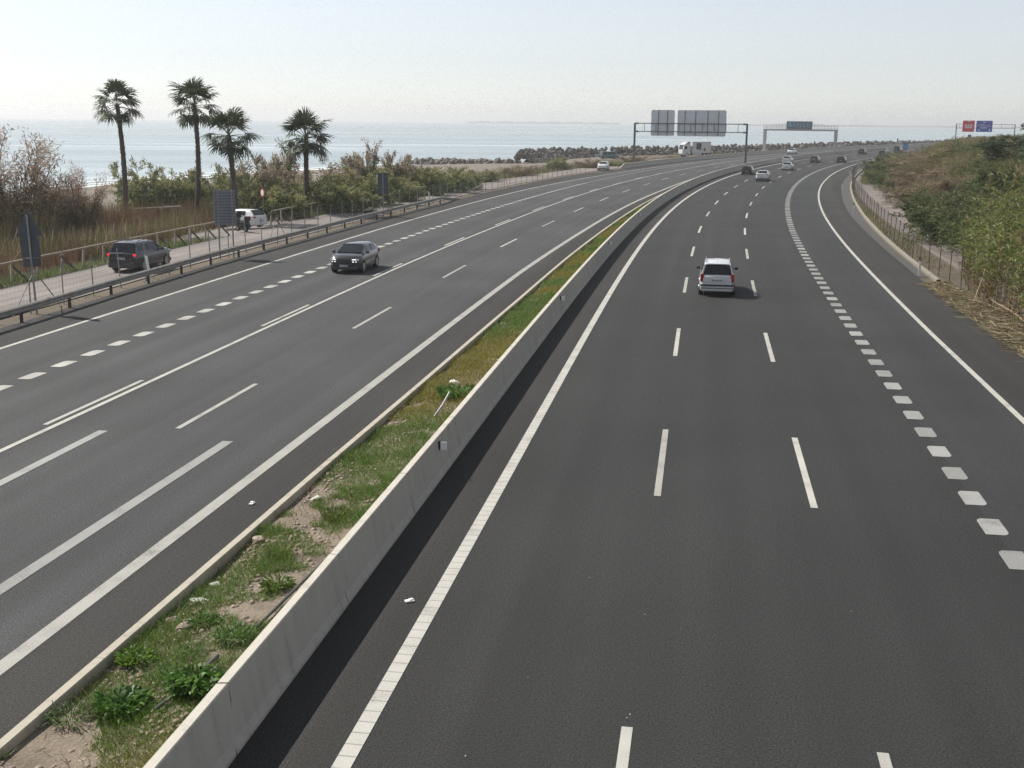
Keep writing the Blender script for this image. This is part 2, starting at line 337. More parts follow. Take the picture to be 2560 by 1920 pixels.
# sea
m, n, l, p = nt('sea_water')
tc = n.new('ShaderNodeTexCoord')
mp = n.new('ShaderNodeMapping'); mp.inputs['Scale'].default_value = (.0035, .02, 1); mp.inputs['Rotation'].default_value = (0, 0, R_(6)); l.new(tc.outputs['Object'], mp.inputs[0])
ns = n.new('ShaderNodeTexNoise'); ns.inputs['Scale'].default_value = 1; ns.inputs['Detail'].default_value = 5; l.new(mp.outputs[0], ns.inputs[0])
rr = n.new('ShaderNodeMapRange'); rr.inputs[1].default_value = .35; rr.inputs[2].default_value = .68; rr.inputs[3].default_value = .42; rr.inputs[4].default_value = .2; l.new(ns.outputs[0], rr.inputs[0]); l.new(rr.outputs[0], p.inputs['Roughness'])
scr = ramp(n, [(.38, (.24, .30, .325)), (.60, (.29, .35, .37)), (.72, (.48, .53, .545))]); l.new(ns.outputs[0], scr.inputs[0]); l.new(scr.outputs[0], p.inputs['Base Color']); p.inputs['IOR'].default_value = 1.33
nb = n.new('ShaderNodeTexNoise'); nb.inputs['Scale'].default_value = .35; nb.inputs['Detail'].default_value = 4
mp2 = n.new('ShaderNodeMapping'); mp2.inputs['Scale'].default_value = (.5, 1.6, 1); mp2.inputs['Rotation'].default_value = (0, 0, R_(12)); l.new(tc.outputs['Object'], mp2.inputs[0]); l.new(mp2.outputs[0], nb.inputs[0])
bp = n.new('ShaderNodeBump'); bp.inputs['Strength'].default_value = .35; bp.inputs['Distance'].default_value = .5; l.new(nb.outputs[0], bp.inputs['Height']); l.new(bp.outputs[0], p.inputs['Normal'])
SEA = m
sea = mk('sea', [(-9000, 60, SEA_Z), (9000, 60, SEA_Z), (9000, 6100, SEA_Z), (-9000, 6100, SEA_Z)], [(0, 1, 2, 3)], SEA); tag(sea, kind='structure')
FOAM = pm('foam', (.75, .77, .77), .7, 0, .2, 1.5)
for k, (t0, t1, off, w, zz) in enumerate([(60, 300, -104.5, .9, -3.04), (150, 262, -108.5, .5, -3.02), (180, 255, -113, .35, -3.0)]):
    ts = np.arange(t0, t1, 1.5); wob = off + .8 * np.sin(ts * .13 + k) + .5 * np.sin(ts * .41 + k * 2); ww = w * (.6 + .4 * np.sin(ts * .2 + k * 3) ** 2)
    A = road(ts, wob - ww, zz); C_ = road(ts, wob, zz + .12); D_ = road(ts, wob + ww, zz); nn = len(ts); i = np.arange(nn - 1)
    F = np.concatenate([np.stack([i, i + nn, i + nn + 1, i + 1], -1), np.stack([i + nn, i + 2 * nn, i + 2 * nn + 1, i + nn + 1], -1)])
    o = mk('surf', np.concatenate([A, C_, D_]), F, FOAM, smooth=True); tag(o, kind='stuff'); tag(o, ['white foam edge of the water along the beach', 'thin white wave crest just off the beach', 'faint wave crest farther off the beach'][k], 'surf')

# ------------------------------------------------------------------ carriageways
rr_ = strip('road', WALLB - .1, REDGE, 0.0, ASPH_R, -10, 740, cols=5); tag(rr_, kind='structure')
rl_ = strip('road', LEDGE, lambda t: np.minimum(KERB(t) + .1, -1.7), 0.0, ASPH_L, -10, 740, cols=5); tag(rl_, kind='structure')
strip('shoulder', L1, lambda t: np.minimum(KERB(t) + .1, -1.7), .004, ASPH_S, -10, 400, parent=rl_)
strip('shoulder', LEDGE, LF, .004, ASPH_S, -10, 300, parent=rl_)
strip('shoulder', WALLB - .1, 0, .004, ASPH_S, -10, 500, parent=rr_)
strip('shoulder', R5, REDGE, .004, ASPH_S, -10, 400, parent=rr_); strip('exit_lane', R4, R5, .004, asphalt('asphalt_exit', (.0292, .0298, .0308), st=.12), -10, 330, parent=rr_)
PZ = .009
def line(name, f, w, t0, t1, par, mat=PAINT, dt=1.5):
    return strip(name, lambda t: f(t) - w / 2, lambda t: f(t) + w / 2, PZ, mat, t0, t1, dt, par)
Z0 = tab((0, 0), (700, 0))
line('edge_line', Z0, .26, -5, 560, rr_, PAINTR); line('edge_line', R5, .20, -5, 420, rr_)
line('edge_line', L1, .30, -5, 560, rl_); line('edge_line', LF, .20, -5, 520, rl_); line('lane_line', LD, .17, -5, 420, rl_)
def dash(f, w, t0, t1, par, mat=PAINT, name='lane_dash', rnd=0):
    nseg = max(2, int((t1 - t0) / 1.5) + 1); ts = np.linspace(t0, t1, nseg); o = f(ts)
    V = np.concatenate([road(ts, o - w / 2, PZ), road(ts, o + w / 2, PZ)]); nn = nseg; i = np.arange(nn - 1)
    U = np.stack([np.r_[o - w / 2, o + w / 2], np.tile(arc(ts), 2)], -1)
    F = np.stack([i, i + nn, i + nn + 1, i + 1], -1)
    if rnd:      # short block with rounded trailing corner, as the fat dashes have
        e = (t1 - t0) * .18; ww = w * .22; o0 = float(f(t0))
        P = [(t0, o0 - w / 2), (t0, o0 + w / 2 - ww), (t0 + e * .4, o0 + w / 2 - ww * .3), (t0 + e, o0 + w / 2), (t1, o0 + w / 2), (t1, o0 - w / 2 + ww), (t1 - e * .4, o0 - w / 2 + ww * .3), (t1 - e, o0 - w / 2)]
        V = np.concatenate([road(np.array([a]), b, PZ) for a, b in P]); U = np.array([(b, arc(a)) for a, b in P]); F = [tuple(range(7, -1, -1))]
        F = [tuple(range(8))]
    return mk(name, V, F, mat, par, uv=U)
for k in range(30):
    t0 = 10 + 16.85 * k; dash(R2, .16, t0, t0 + 6.1, rr_)
    t0 = 9.9 + 16.72 * k; dash(R3, .16, t0, t0 + 6.1, rr_)
for k in range(26):
    t0 = 30.5 + 16.45 * k; dash(LB, .16, t0, t0 + 5.8, rl_)
    if k < 14: t0 = 30.2 + 16.55 * k; dash(lambda t: LD(t) - .33, .15, t0, t0 + 5.9, rl_)
dash(lambda t: L1(t) - 1.84, .3, -2, 29.5, rl_, PAINT2); dash(lambda t: LD(t) + 1.58, .27, 8, 29.9, rl_, PAINT2)
far = []
for f, w, t0, par, tend in ((R4, .5, 21.5, rr_, 330), (LE, .46, 33.5, rl_, 262)):
    t = t0
    VV = []; FF = []; UU = []
    while t < tend:
        if t < 165: dash(f, w, t, t + 1.05, par, PAINT2 if f is R4 else PAINT, 'short_dash', rnd=1)
        else:
            b = len(VV) * 4; a_ = road(np.array([t, t, t + 1, t + 1]), np.array([f(t) - w / 2, f(t) + w / 2, f(t + 1) + w / 2, f(t + 1) - w / 2]), PZ)
            VV.append(a_); FF.append((b, b + 1, b + 2, b + 3)); UU.append([(0, t), (.5, t), (.5, t + 1), (0, t + 1)])
        t += 2.0
    o = mk('short_dash', np.concatenate(VV), FF, PAINT2, par, uv=np.concatenate(UU)); tag(o, kind='stuff')
# service road, right-hand path, gutter
sv = strip('service_road', -30.2, lambda t: np.minimum(LEDGE(t) - 1.2, -25.0), -.012, SERV, 20, 214, cols=3); tag(sv, kind='structure')
sv2 = strip('service_road', lambda t: np.interp(t, [214, 260, 330, 700], [-30.2, -31, -28, -26]), lambda t: LEDGE(t) - 1.6, -.014, SERV, 214, 700, cols=3); tag(sv2, kind='structure')
ap = strip('service_road', lambda t: np.interp(t, [80, 84, 97, 101], [-30.3, -34.6, -34.6, -30.3]), -30.1, -.009, SERV, 80, 101, 1.5, cols=4, zf=lambda t, o: ground_z(t, o) + .05); tag(ap, kind='structure')
PATHM = asphalt('path_earth', (.15, .13, .118), .3)
pa = strip('path', 19.6, lambda t: np.interp(t, [40, 75, 100, 150, 200], [22.6, 22.9, 22.8, 22.9, 22.5]), 0, PATHM, 40, 230, cols=4, zf=lambda t, o: np.maximum(ground_z(t, o), ground_z(t, o + .75)) + .03); tag(pa, kind='structure')
gt = strip('gutter', lambda t: REDGE(t) + .02, lambda t: REDGE(t) + .55 + .5 * sm((t - 75) / 60), -.03, CONCD, 70, 260, cols=3); tag(gt, kind='structure')
V = []; ts = np.arange(68, 262, 2.0)
prof = [(.70, -.05), (.70, .10), (.75, .13), (.90, .13), (.94, .05), (.94, -.06)]
V = np.concatenate([road(ts, REDGE(ts) + a + .5 * sm((ts - 75) / 60), z) for a, z in prof]); nn = len(ts); F = []
for k in range(len(prof) - 1):
    i = np.arange(nn - 1) + k * nn; F.append(np.stack([i, i + nn, i + nn + 1, i + 1], -1))
rk = mk('roadside_kerb', V, np.concatenate(F), concretemat('dull_kerb', (.19, .172, .14)), smooth=True, sharp=40); tag(rk, 'low tan concrete kerb curving along the right hand gutter', 'kerb')
# ------------------------------------------------------------------ median: kerb, soil, wall
CRACK_DARK = pm('crack_shade_dark', (.015, .014, .013), .95)
def sweep_panels(name, rootname, label, cat, prof, offf, t0, t1, step, mat, jag=.0, gap=.012, closed=True, sub=1.25, fill=None):
    P0 = road(t0, offf(t0)); root = empty(rootname, tuple(P0)); tag(root, label, cat)
    n = len(prof); t = t0; js = [RNG.normal(0, 1, n).cumsum() * jag for _ in range(int((t1 - t0) / step) + 3)]; k = 0
    for j in js: j -= j[min(1, n - 1)]
    while t < t1 - .5:
        e = min(t + step, t1); ts = np.linspace(t, e, max(2, int((e - t) / sub) + 1)); V = []
        for q, tt in enumerate(ts):
            sh = js[k] if q == 0 else (js[k + 1] if q == len(ts) - 1 else 0)
            g = gap / 2 if q == 0 else (-gap / 2 if q == len(ts) - 1 else 0)
            for a, (po, pz) in enumerate(prof):
                dt = (sh[a] if hasattr(sh, '__len__') else 0) + g
                V.append(road(tt + dt, offf(tt) + po, pz))
        V = np.array(V) - P0; F = []
        for q in range(len(ts) - 1):
            for a in range(n if closed else n - 1):
                b = (a + 1) % n; F.append((q * n + a, q * n + b, (q + 1) * n + b, (q + 1) * n + a))
        F.append(tuple(range(n))); F.append(tuple(range((len(ts) - 1) * n + n - 1, (len(ts) - 1) * n - 1, -1)))
        me = mesh(name, V, F, mat); bm = bmesh.new(); bm.from_mesh(me); bmesh.ops.recalc_face_normals(bm, faces=bm.faces); bm.to_mesh(me); bm.free()
        add(name, me, root)
        if fill and e < 130: # dark core added inside each gap to stand in for crack shade
            B().raw([tuple(np.array(road(e + d, offf(e) + po * .96 - .006, max(0, pz - .02))) - P0) for d in (-.28, .28) for po, pz in fill], [tuple(range(len(fill))), tuple(range(2 * len(fill) - 1, len(fill) - 1, -1))] + [(q, (q + 1) % len(fill), len(fill) + (q + 1) % len(fill), len(fill) + q) for q in range(len(fill))]).build('crack_shade', CRACK_DARK, root)
        t = e; k += 1
    return root
wallprof = [(-.34, .0), (-.33, .93), (-.325, .945), (-.185, .95), (-.17, .935), (-.14, .66), (-.10, .42), (-.06, .2), (0, .06), (0, 0)]
CW = tab((0, WALLB), (150, WALLB - .1), (250, WALLB - .2), (700, WALLB - .3))
wall = sweep_panels('wall_panel', 'median_barrier', 'long concrete barrier wall with thin cracks curving between the carriageways', 'barrier', wallprof, CW, 4.8, 560, 4.95, CONC, jag=.07, gap=.034, fill=[(-.325, .02), (-.32, .93), (-.19, .935), (-.16, .66), (-.12, .42), (-.08, .2), (-.03, .05)])
kerbprof = [(0, -.05), (.0, .33), (.015, .35), (.155, .35), (.17, .33), (.18, -.05)]
kerb = sweep_panels('kerb_stone', 'median_kerb', 'low concrete kerb wall on the sea side of the grass strip', 'kerb', kerbprof, KERB, 4.2, 170, 6.0, CONC2, jag=.008, gap=.01)
farprof = [(-.1, 0), (-.1, .06), (-.16, .2), (-.24, .42), (-.27, .9), (-.42, .9), (-.46, .4), (-.6, 0)]
FB = tab((214, -22.4), (219, -22.3), (261, -21.4), (310, -19.6), (360, -18.8), (700, -18.4))
fb = sweep_panels('barrier_panel', 'outer_barrier', 'grey concrete safety barrier between the far carriageway and the rocks', 'barrier', farprof, FB, 217, 640, 12, CONC, jag=0.0)
b = B(); a0 = road(217, FB(217)); a1 = road(213.6, FB(213.6) - .3)
V = [road(217, FB(217) + po, pz) - a0 for po, pz in farprof] + [road(214, FB(214) + po - .1, pz * .12) - a0 for po, pz in farprof]
b.raw(V, [(i, i + 1, i + 9, i + 8) for i in range(7)] + [tuple(range(8, 16))]); b.v = [tuple(np.array(v) + a0 - np.array(fb.location)) for v in b.v]
b.build('sloped_end', CONC, fb)
# reflectors on the wall
REFW = pm('reflective_white', (.92, .92, .91), .35, 0, 0)
for k in range(9):
    t = 27.6 + 24.75 * k; pz = road(t, CW(t) - .15, .74); rf = empty('wall_reflector', tuple(pz), -head(t))
    B().box((.03, 0, 0), (.06, .10, .2)).build('bracket', BLACK, rf); B().box((.135, -.045, 0), (.16, .012, .2)).build('plate', REFW, rf)
    tag(rf, 'small white reflector plate on the median wall, %s from the camera' % ['first', 'second', 'third', 'fourth', 'fifth', 'sixth', 'seventh', 'eighth', 'ninth'][k], 'reflector', 'reflectors on the median wall')
# soil
def soil_z(t, o):
    k = KERB(t) + .17; w = CW(t) - .33; f = np.clip((o - k) / np.maximum(w - k, .05), 0, 1)
    return .17 + .25 * f ** 1.3 + .035 * np.sin(t * 1.3 + o * 2.1) + .03 * np.sin(t * .47 + 2 + o * 3)
m, n, l, p = nt('median_soil')
tc = n.new('ShaderNodeTexCoord'); a = n.new('ShaderNodeTexNoise'); a.inputs['Scale'].default_value = 1.1; a.inputs['Detail'].default_value = 8; l.new(tc.outputs['Object'], a.inputs[0])
v = n.new('ShaderNodeTexVoronoi'); v.inputs['Scale'].default_value = 17; v.inputs['Randomness'].default_value = 1; l.new(tc.outputs['Object'], v.inputs[0])
cr = ramp(n, [(.3, (.125, .10, .075)), (.5, (.235, .195, .148)), (.75, (.16, .13, .10))]); l.new(a.outputs[0], cr.inputs[0])
cr2 = ramp(n, [(0, (1.15, 1.1, 1.05)), (.5, (.75, .73, .72))]); l.new(v.outputs['Distance'], cr2.inputs[0])
mx = n.new('ShaderNodeMix'); mx.data_type = 'RGBA'; mx.blend_type = 'MULTIPLY'; mx.inputs[0].default_value = .8; l.new(cr.outputs[0], mx.inputs[6]); l.new(cr2.outputs[0], mx.inputs[7])
l.new(mx.outputs[2], p.inputs['Base Color']); p.inputs['Roughness'].default_value = .95
bp = n.new('ShaderNodeBump'); bp.inputs['Strength'].default_value = .6; bp.inputs['Distance'].default_value = .02; bp.invert = True; l.new(v.outputs['Distance'], bp.inputs['Height']); l.new(bp.outputs[0], p.inputs['Normal'])
SOIL = m
ms = strip('median_soil', lambda t: KERB(t) + .12, lambda t: CW(t) - .30, 0, SOIL, 2, 172, 1.0, cols=9, zf=soil_z); tag(ms, kind='structure')
# ------------------------------------------------------------------ leaf-like geometry
def noise2(x, y, s, seed=0):
    """cheap smooth value noise"""
    r = np.random.default_rng(seed); G = r.random((64, 64)); x = np.asarray(x) / s; y = np.asarray(y) / s
    xi = np.floor(x).astype(int); yi = np.floor(y).astype(int); fx = sm(x - xi); fy = sm(y - yi)
    g = lambda a, b: G[a % 64, b % 64]
    return (g(xi, yi) * (1 - fx) + g(xi + 1, yi) * fx) * (1 - fy) + (g(xi, yi + 1) * (1 - fx) + g(xi + 1, yi + 1) * fx) * fy
def unit(v): return v / np.maximum(np.linalg.norm(v, axis=-1, keepdims=True), 1e-9)
def leaves(P, D, L, W, bend=0.0, tipw=.25, rng=RNG):
    """one bent two-quad leaf per point: 6 verts"""
    n = len(P); D = unit(D); L = np.broadcast_to(L, n)[:, None]; W = np.broadcast_to(W, n)[:, None]
    side = unit(np.cross(D, rng.normal(size=(n, 3)))); dn = np.array([0, 0, -1.0])
    mid = P + D * L * .55 + dn * (L * bend * .25); tip = P + D * L + dn * (L * bend)
    V = np.stack([P - side * W * .35, P + side * W * .35, mid + side * W * .5, mid - side * W * .5, tip + side * W * tipw * .5, tip - side * W * tipw * .5], 1).reshape(-1, 3)
    b = np.arange(n)[:, None] * 6
    F = np.concatenate([b + np.array([[0, 1, 2, 3]]), b + np.array([[3, 2, 4, 5]])]); return V, F
def blades(P, Hh_, W, lean, rng=RNG):
    n = len(P); a = rng.random(n) * 2 * np.pi; sd_ = np.stack([np.cos(a), np.sin(a), np.zeros(n)], -1); W = np.broadcast_to(W, n)[:, None]
    le = np.stack([rng.normal(size=n), rng.normal(size=n), np.zeros(n)], -1) * np.broadcast_to(lean, n)[:, None]
    Hc = np.broadcast_to(Hh_, n)[:, None]; upv = np.array([0, 0, 1.0])
    V = np.stack([P - sd_ * W / 2, P + sd_ * W / 2, P + (upv + le) * Hc], 1).reshape(-1, 3)
    return V, (np.arange(n)[:, None] * 3 + np.arange(3)[None])
def pick(pal, n, w=None, jit=.18, rng=RNG):
    pal = np.array(pal); i = rng.choice(len(pal), n, p=w); return pal[i] * (1 + rng.normal(0, jit, (n, 1))).clip(.5, 1.6)
LEAF = leafmat('foliage'); GRASSM = leafmat('grass_blades', .5, .45, .35); DRYM = leafmat('dry_stalks', .8, .3, .15)
BARK = pm('bark', (.06, .047, .038), .9, 0, .3, 6, .5); PALMBARK = pm('palm_bark', (.085, .065, .05), .95, 0, .35, 7, .9)
# grass of the median
def med_grass():
    n = 300000; t = 5 + (167 * RNG.random(n) ** 1.75); k = KERB(t) + .17; w = CW(t) - .34; f = RNG.random(n); o = k + (w - k) * f
    keepw = RNG.random(n) < np.clip((w - k) / 2.4, .05, 1)
    d = noise2(t, o, 1.3, 1) * .55 + noise2(t, o, .45, 2) * .45 + .22 * f - .06
    near = np.interp(t, [5, 20, 26, 40, 80, 160], [.46, .455, .34, .24, .19, .25]); m_ = keepw & (d > near)
    t, o, d, f = t[m_], o[m_], d[m_], f[m_]; n = len(t); P = road(t, o, soil_z(t, o) - .01)
    Hg = (.05 + .13 * RNG.random(n)) * (.5 + 1.1 * noise2(t, o, .8, 3)); W = np.interp(t, [5, 30, 80, 160], [.010, .016, .035, .06])
    V, F = blades(P, Hg, W, .75)
    yel = noise2(t, o, 3.2, 9); c1 = np.array([.10, .18, .024]); c2 = np.array([.215, .20, .034]); c3 = np.array([.17, .15, .06])
    mixf = sm((yel - .38) / .3)[:, None]; c = c1 * (1 - mixf) + c2 * mixf; dry = (RNG.random(n) < .10)[:, None]; c = np.where(dry, c3, c) * (1 + RNG.normal(0, .2, (n, 1))).clip(.5, 1.6)
    o_ = mk('median_grass', V, F, GRASSM, col=np.repeat(c, 3, 0)); tag(o_, 'short green and yellowish grass growing between kerb and median wall', 'grass', kind='stuff')
med_grass()
def med_stems():
    n = 5200; t = 5 + 110 * RNG.random(n) ** 1.5; k = KERB(t) + .2; w = CW(t) - .38; o = k + (w - k) * RNG.random(n); m_ = noise2(t, o, 1.0, 61) > .45; t, o = t[m_], o[m_]; n = len(t); P = road(t, o, soil_z(t, o) - .01)
    V, F = leaves(P, np.stack([RNG.normal(0, .6, n), RNG.normal(0, .6, n), np.ones(n)], -1), .10 + .22 * RNG.random(n), np.interp(t, [5, 40, 110], [.009, .018, .04]), .25, .5)
    tag(mk('median_stems', V, F, DRYM, col=np.repeat(pick([(.26, .20, .11), (.20, .18, .08), (.14, .17, .05), (.22, .13, .08)], n), 6, 0)), 'dry stalks and seed heads mixed into the median grass', 'stalks', kind='stuff')
med_stems()
def weed(name, t, o, r, h, nleaf, lw, pal, label, up_=.6, bend=.5):
    base = road(t, o, float(soil_z(t, o)) - .01); rng = np.random.default_rng(int(t * 100 + abs(o) * 10))
    a = rng.random(nleaf) * 2 * np.pi; rad = r * np.sqrt(rng.random(nleaf)) * .7
    P = np.stack([np.cos(a) * rad, np.sin(a) * rad, rng.random(nleaf) * h * .7], -1)
    D = np.stack([np.cos(a), np.sin(a), up_ + rng.random(nleaf)], -1) + rng.normal(0, .4, (nleaf, 3))
    V, F = leaves(P, D, r * (.3 + .35 * rng.random(nleaf)) * (.55 if lw > .03 else 1), lw, bend, .3, rng)
    ob = mk(name, V, F, GRASSM, col=np.repeat(pick(pal, nleaf, rng=rng), 6, 0)); ob.location = base; tag(ob, label, 'weed', 'weeds in the median strip')
GREENS = [(.06, .14, .02), (.09, .18, .03), (.05, .11, .025), (.11, .19, .04)]
for a in [('leafy_weed', 15.3, -2.42, .50, .40, 520, .062, GREENS, 'broad leaved dark green weed against the median wall in the foreground', .5, .5),
          ('leafy_weed', 14.9, -3.35, .52, .34, 620, .045, GREENS, 'dense dark green clump in the middle of the strip at the bottom edge', .7, .4),
          ('grass_tuft', 15.6, -2.95, .30, .30, 260, .014, GREENS, 'spiky round grass tuft on bare soil', 1.6, .5),
          ('leafy_weed', 16.4, -3.9, .38, .26, 320, .04, [(.13, .22, .03), (.09, .17, .03)], 'light green leafy weed beside the low kerb in the foreground', .6, .4),
          ('grass_tuft', 17.2, -2.62, .42, .26, 420, .016, GREENS, 'lush grass clump touching the median wall near the joint', 1.2, .7),
          ('leafy_weed', 17.9, -3.45, .36, .18, 260, .035, GREENS, 'small low weed on the sandy patch', .5, .4),
          ('grass_tuft', 16.6, -3.1, .28, .2, 200, .012, GREENS, 'small grass tuft between sandy patches', 1.4, .6),
          ('grass_tuft', 14.6, -4.0, .42, .3, 300, .014, [(.12, .16, .05), (.07, .13, .03)], 'pale grass tuft in the bottom left corner', 1.4, .7),
          ('leafy_weed', 19.3, -2.7, .40, .22, 300, .034, [(.09, .16, .03), (.13, .18, .04)], 'low spreading weed beside the long pipe', .4, .3),
          ('grass_tuft', 21.0, -3.3, .36, .24, 300, .014, [(.16, .18, .05), (.10, .15, .03)], 'yellowish grass tuft in the middle of the strip', 1.3, .6),
          ('leafy_weed', 23.4, -2.9, .42, .2, 300, .034, [(.14, .15, .04), (.10, .13, .03)], 'olive coloured weed patch farther along the strip', .5, .3),
          ('grass_tuft', 34.5, -2.6, .8, .3, 420, .03, GREENS, 'bright green clump beyond the standing pipe', 1.3, .6)]: weed(*a)
# stones and litter in the median
def boulder_mesh(name, seed, mat, sub=2, rough=.22, flat=.75):
    bm = bmesh.new(); bmesh.ops.create_icosphere(bm, subdivisions=sub, radius=.5); r = random.Random(seed)
    cuts = [(Vector((r.gauss(0, 1), r.gauss(0, 1), r.gauss(0, 1))).normalized(), .30 + .14 * r.random()) for _ in range(9)]
    for v in bm.verts:
        for nrm, d in cuts:
            k = v.co.dot(nrm)
            if k > d: v.co -= nrm * (k - d) * .9
        v.co *= 1 + r.gauss(0, rough * .25); v.co.z *= flat
    me = bpy.data.meshes.new(name); bm.to_mesh(me); bm.free(); me.materials.append(mat); return me
STONE = pm('median_stone', (.30, .235, .19), .9, 0, .3, 6, .4); PALE = pm('pale_stone', (.62, .60, .54), .8, 0, .1, 6)
pb = [boulder_mesh('pebble', 50 + k, STONE, 1) for k in range(4)]
def pebbles():
    n = 9500; t = 5 + 60 * RNG.random(n) ** 1.6; k = KERB(t) + .2; w = CW(t) - .4; o = k + (w - k) * RNG.random(n) ** 1.3
    d = noise2(t, o, .8, 21); m_ = d > .36; t, o = t[m_], o[m_]; VV = []; FF = []; nb_ = 0; cc = []
    base = [(np.array([v.co[:] for v in m.vertices]), np.array([p.vertices[:] for p in m.polygons])) for m in pb]
    for a, b_ in zip(t, o):
        v, f = base[random.randrange(4)]; s = .022 + .07 * random.random() ** 2.4; th = random.random() * 6.28
        R3_ = np.array([[math.cos(th), -math.sin(th), 0], [math.sin(th), math.cos(th), 0], [0, 0, 1]])
        VV.append((v * s) @ R3_.T * 1.6 + road(a, b_, float(soil_z(a, b_)))); FF.append(f + nb_); nb_ += len(v)
    o_ = mk('pebbles', np.concatenate(VV), np.concatenate(FF), STONE); tag(o_, 'loose brown pebbles and rubble on the median soil', 'pebbles', kind='stuff')
pebbles()
for k, (t, o, s, mt, lab) in enumerate([(18.9, -3.98, .30, PALE, 'flat white stone slab near the low kerb'), (17.7, -3.72, .26, STONE, 'grey brown rock on the sandy patch'), (21.8, -4.02, .28, STONE, 'brown rock lying against the low kerb'),
                               (18.0, -4.05, .2, STONE, 'reddish stone under the kerb by the sandy patch'), (24.6, -3.75, .24, PALE, 'pale stone among the grass along the kerb'), (36.5, -3.1, .34, PALE, 'white rubble piece in the grass farther along'), (19.7, -4.02, .2, PALE, 'small bluish white stone at the kerb foot')]):
    o_ = add('stone', boulder_mesh('stone', 80 + k, mt, 2, flat=.4 if k == 0 else .7)); o_.location = road(t, o, float(soil_z(t, o)) + s * .12); o_.scale = (s * 1.3, s, s); o_.rotation_euler = (0, 0, k * 1.1); tag(o_, lab, 'stone')
PIPE = pm('pipe_rubber', (.06, .062, .058), .55)
for k, (pts, lab) in enumerate([([(14.7, -2.78), (15.4, -2.62), (16.25, -2.5)], 'broken black irrigation pipe piece in the foreground weeds'), ([(17.6, -2.42), (19.4, -2.28), (21.5, -2.2), (24.2, -2.16), (27.5, -2.1)], 'long black irrigation pipe lying in the grass along the median wall')]):
    ob = B().path([road(a, b_, float(soil_z(a, b_)) + .07 + (.1 if (k == 0 and i == 2) else 0)) for i, (a, b_) in enumerate(pts)], .028, 8).build('irrigation_pipe', PIPE, None, True); tag(ob, lab, 'pipe')
ob = B().path([road(32.0, -2.75, .3), road(32.4, -2.6, .55), road(32.9, -2.5, .82)], .03, 8).build('irrigation_pipe', GALVD, None, True); tag(ob, 'short grey pipe sticking up out of the stony patch', 'pipe')
for k, (t, o, par, lab) in enumerate([(19.9, -.45, 0, 'crushed white carton on the shoulder beside the median wall shadow'), (24.6, -5.25, 0, 'crushed white carton on the shoulder left of the low kerb')]):
    ob = B().box((0, 0, .02), (.17, .10, .025)).box((.03, .01, .04), (.09, .07, .02), .3).build('litter', WHITE, None, bevel=.006); ob.location = road(t, o, .006); ob.rotation_euler = (0, 0, .4 + k); tag(ob, lab, 'litter')
FLECK = pm('pale_fleck', (.24, .24, .23), .8)
VV = []; FF = []
for k in range(48):
    t = 12 + 110 * random.random() ** 1.6; o = random.choice([random.uniform(-20, -5), random.uniform(.3, 13), 7.2 + random.gauss(0, .15), 3.7 + random.gauss(0, .1)]); s = .008 + .015 * random.random()
    q = road(np.array([t, t + s * 2, t + s * 1.5, t]), np.array([o, o, o + s, o + s]), .011); VV.append(q); FF.append(tuple(range(k * 4, k * 4 + 4)))
tag(mk('road_flecks', np.concatenate(VV), FF, FLECK), 'tiny pale chips scattered over the asphalt', 'chips', kind='stuff')
# ------------------------------------------------------------------ left side: guardrail, fences, signs
RAILO = tab((20, -22.9), (46, -23.45), (54, -23.75), (66, -24.0), (118, -23.75), (128, -24.1))
def guardrail():
    t0, t1 = 30.0, 127.5; P0 = road(t0, RAILO(t0)); root = empty('guardrail', tuple(P0)); tag(root, 'galvanised steel crash barrier on black posts beside the service road', 'guardrail')
    prof = [(.0, .44), (.035, .46), (.085, .50), (.085, .54), (.03, .58), (.03, .62), (.085, .66), (.085, .70), (.035, .74), (.0, .76), (-.012, .76), (.02, .735), (.07, .70), (.07, .665), (.015, .625), (.015, .575), (.07, .535), (.07, .505), (.02, .465), (-.012, .44)]
    ts = np.arange(t0, t1 + .1, 1.0); n = len(prof); V = []
    for t in ts:
        drop = sm((t - 118) / 9.5) * .62
        for a, z in prof: V.append(road(t, RAILO(t) + a, max(.02, z - drop)) - P0)
    F = []
    for q in range(len(ts) - 1):
        for a in range(n): b = (a + 1) % n; F.append((q * n + a, q * n + b, (q + 1) * n + b, (q + 1) * n + a))
    F += [tuple(range(n)), tuple(range((len(ts) - 1) * n + n - 1, (len(ts) - 1) * n - 1, -1))]
    mk('rail_beam', V, F, GALV, root, smooth=True, sharp=30)
    b = B()
    b.box((0, 0, .3), (.11, .09, .64)); post = mesh('rail_post', b.v, b.f, BLACKP)
    t = 33.2; k = 0
    while t < 122:
        o = add('rail_post', post, root, tuple(road(t, RAILO(t) - .06) - P0), (0, 0, -head(t))); t += 4.08
guardrail()
def wire(P, Q, r, b): b.tube(P, Q, r, r, 4, False)
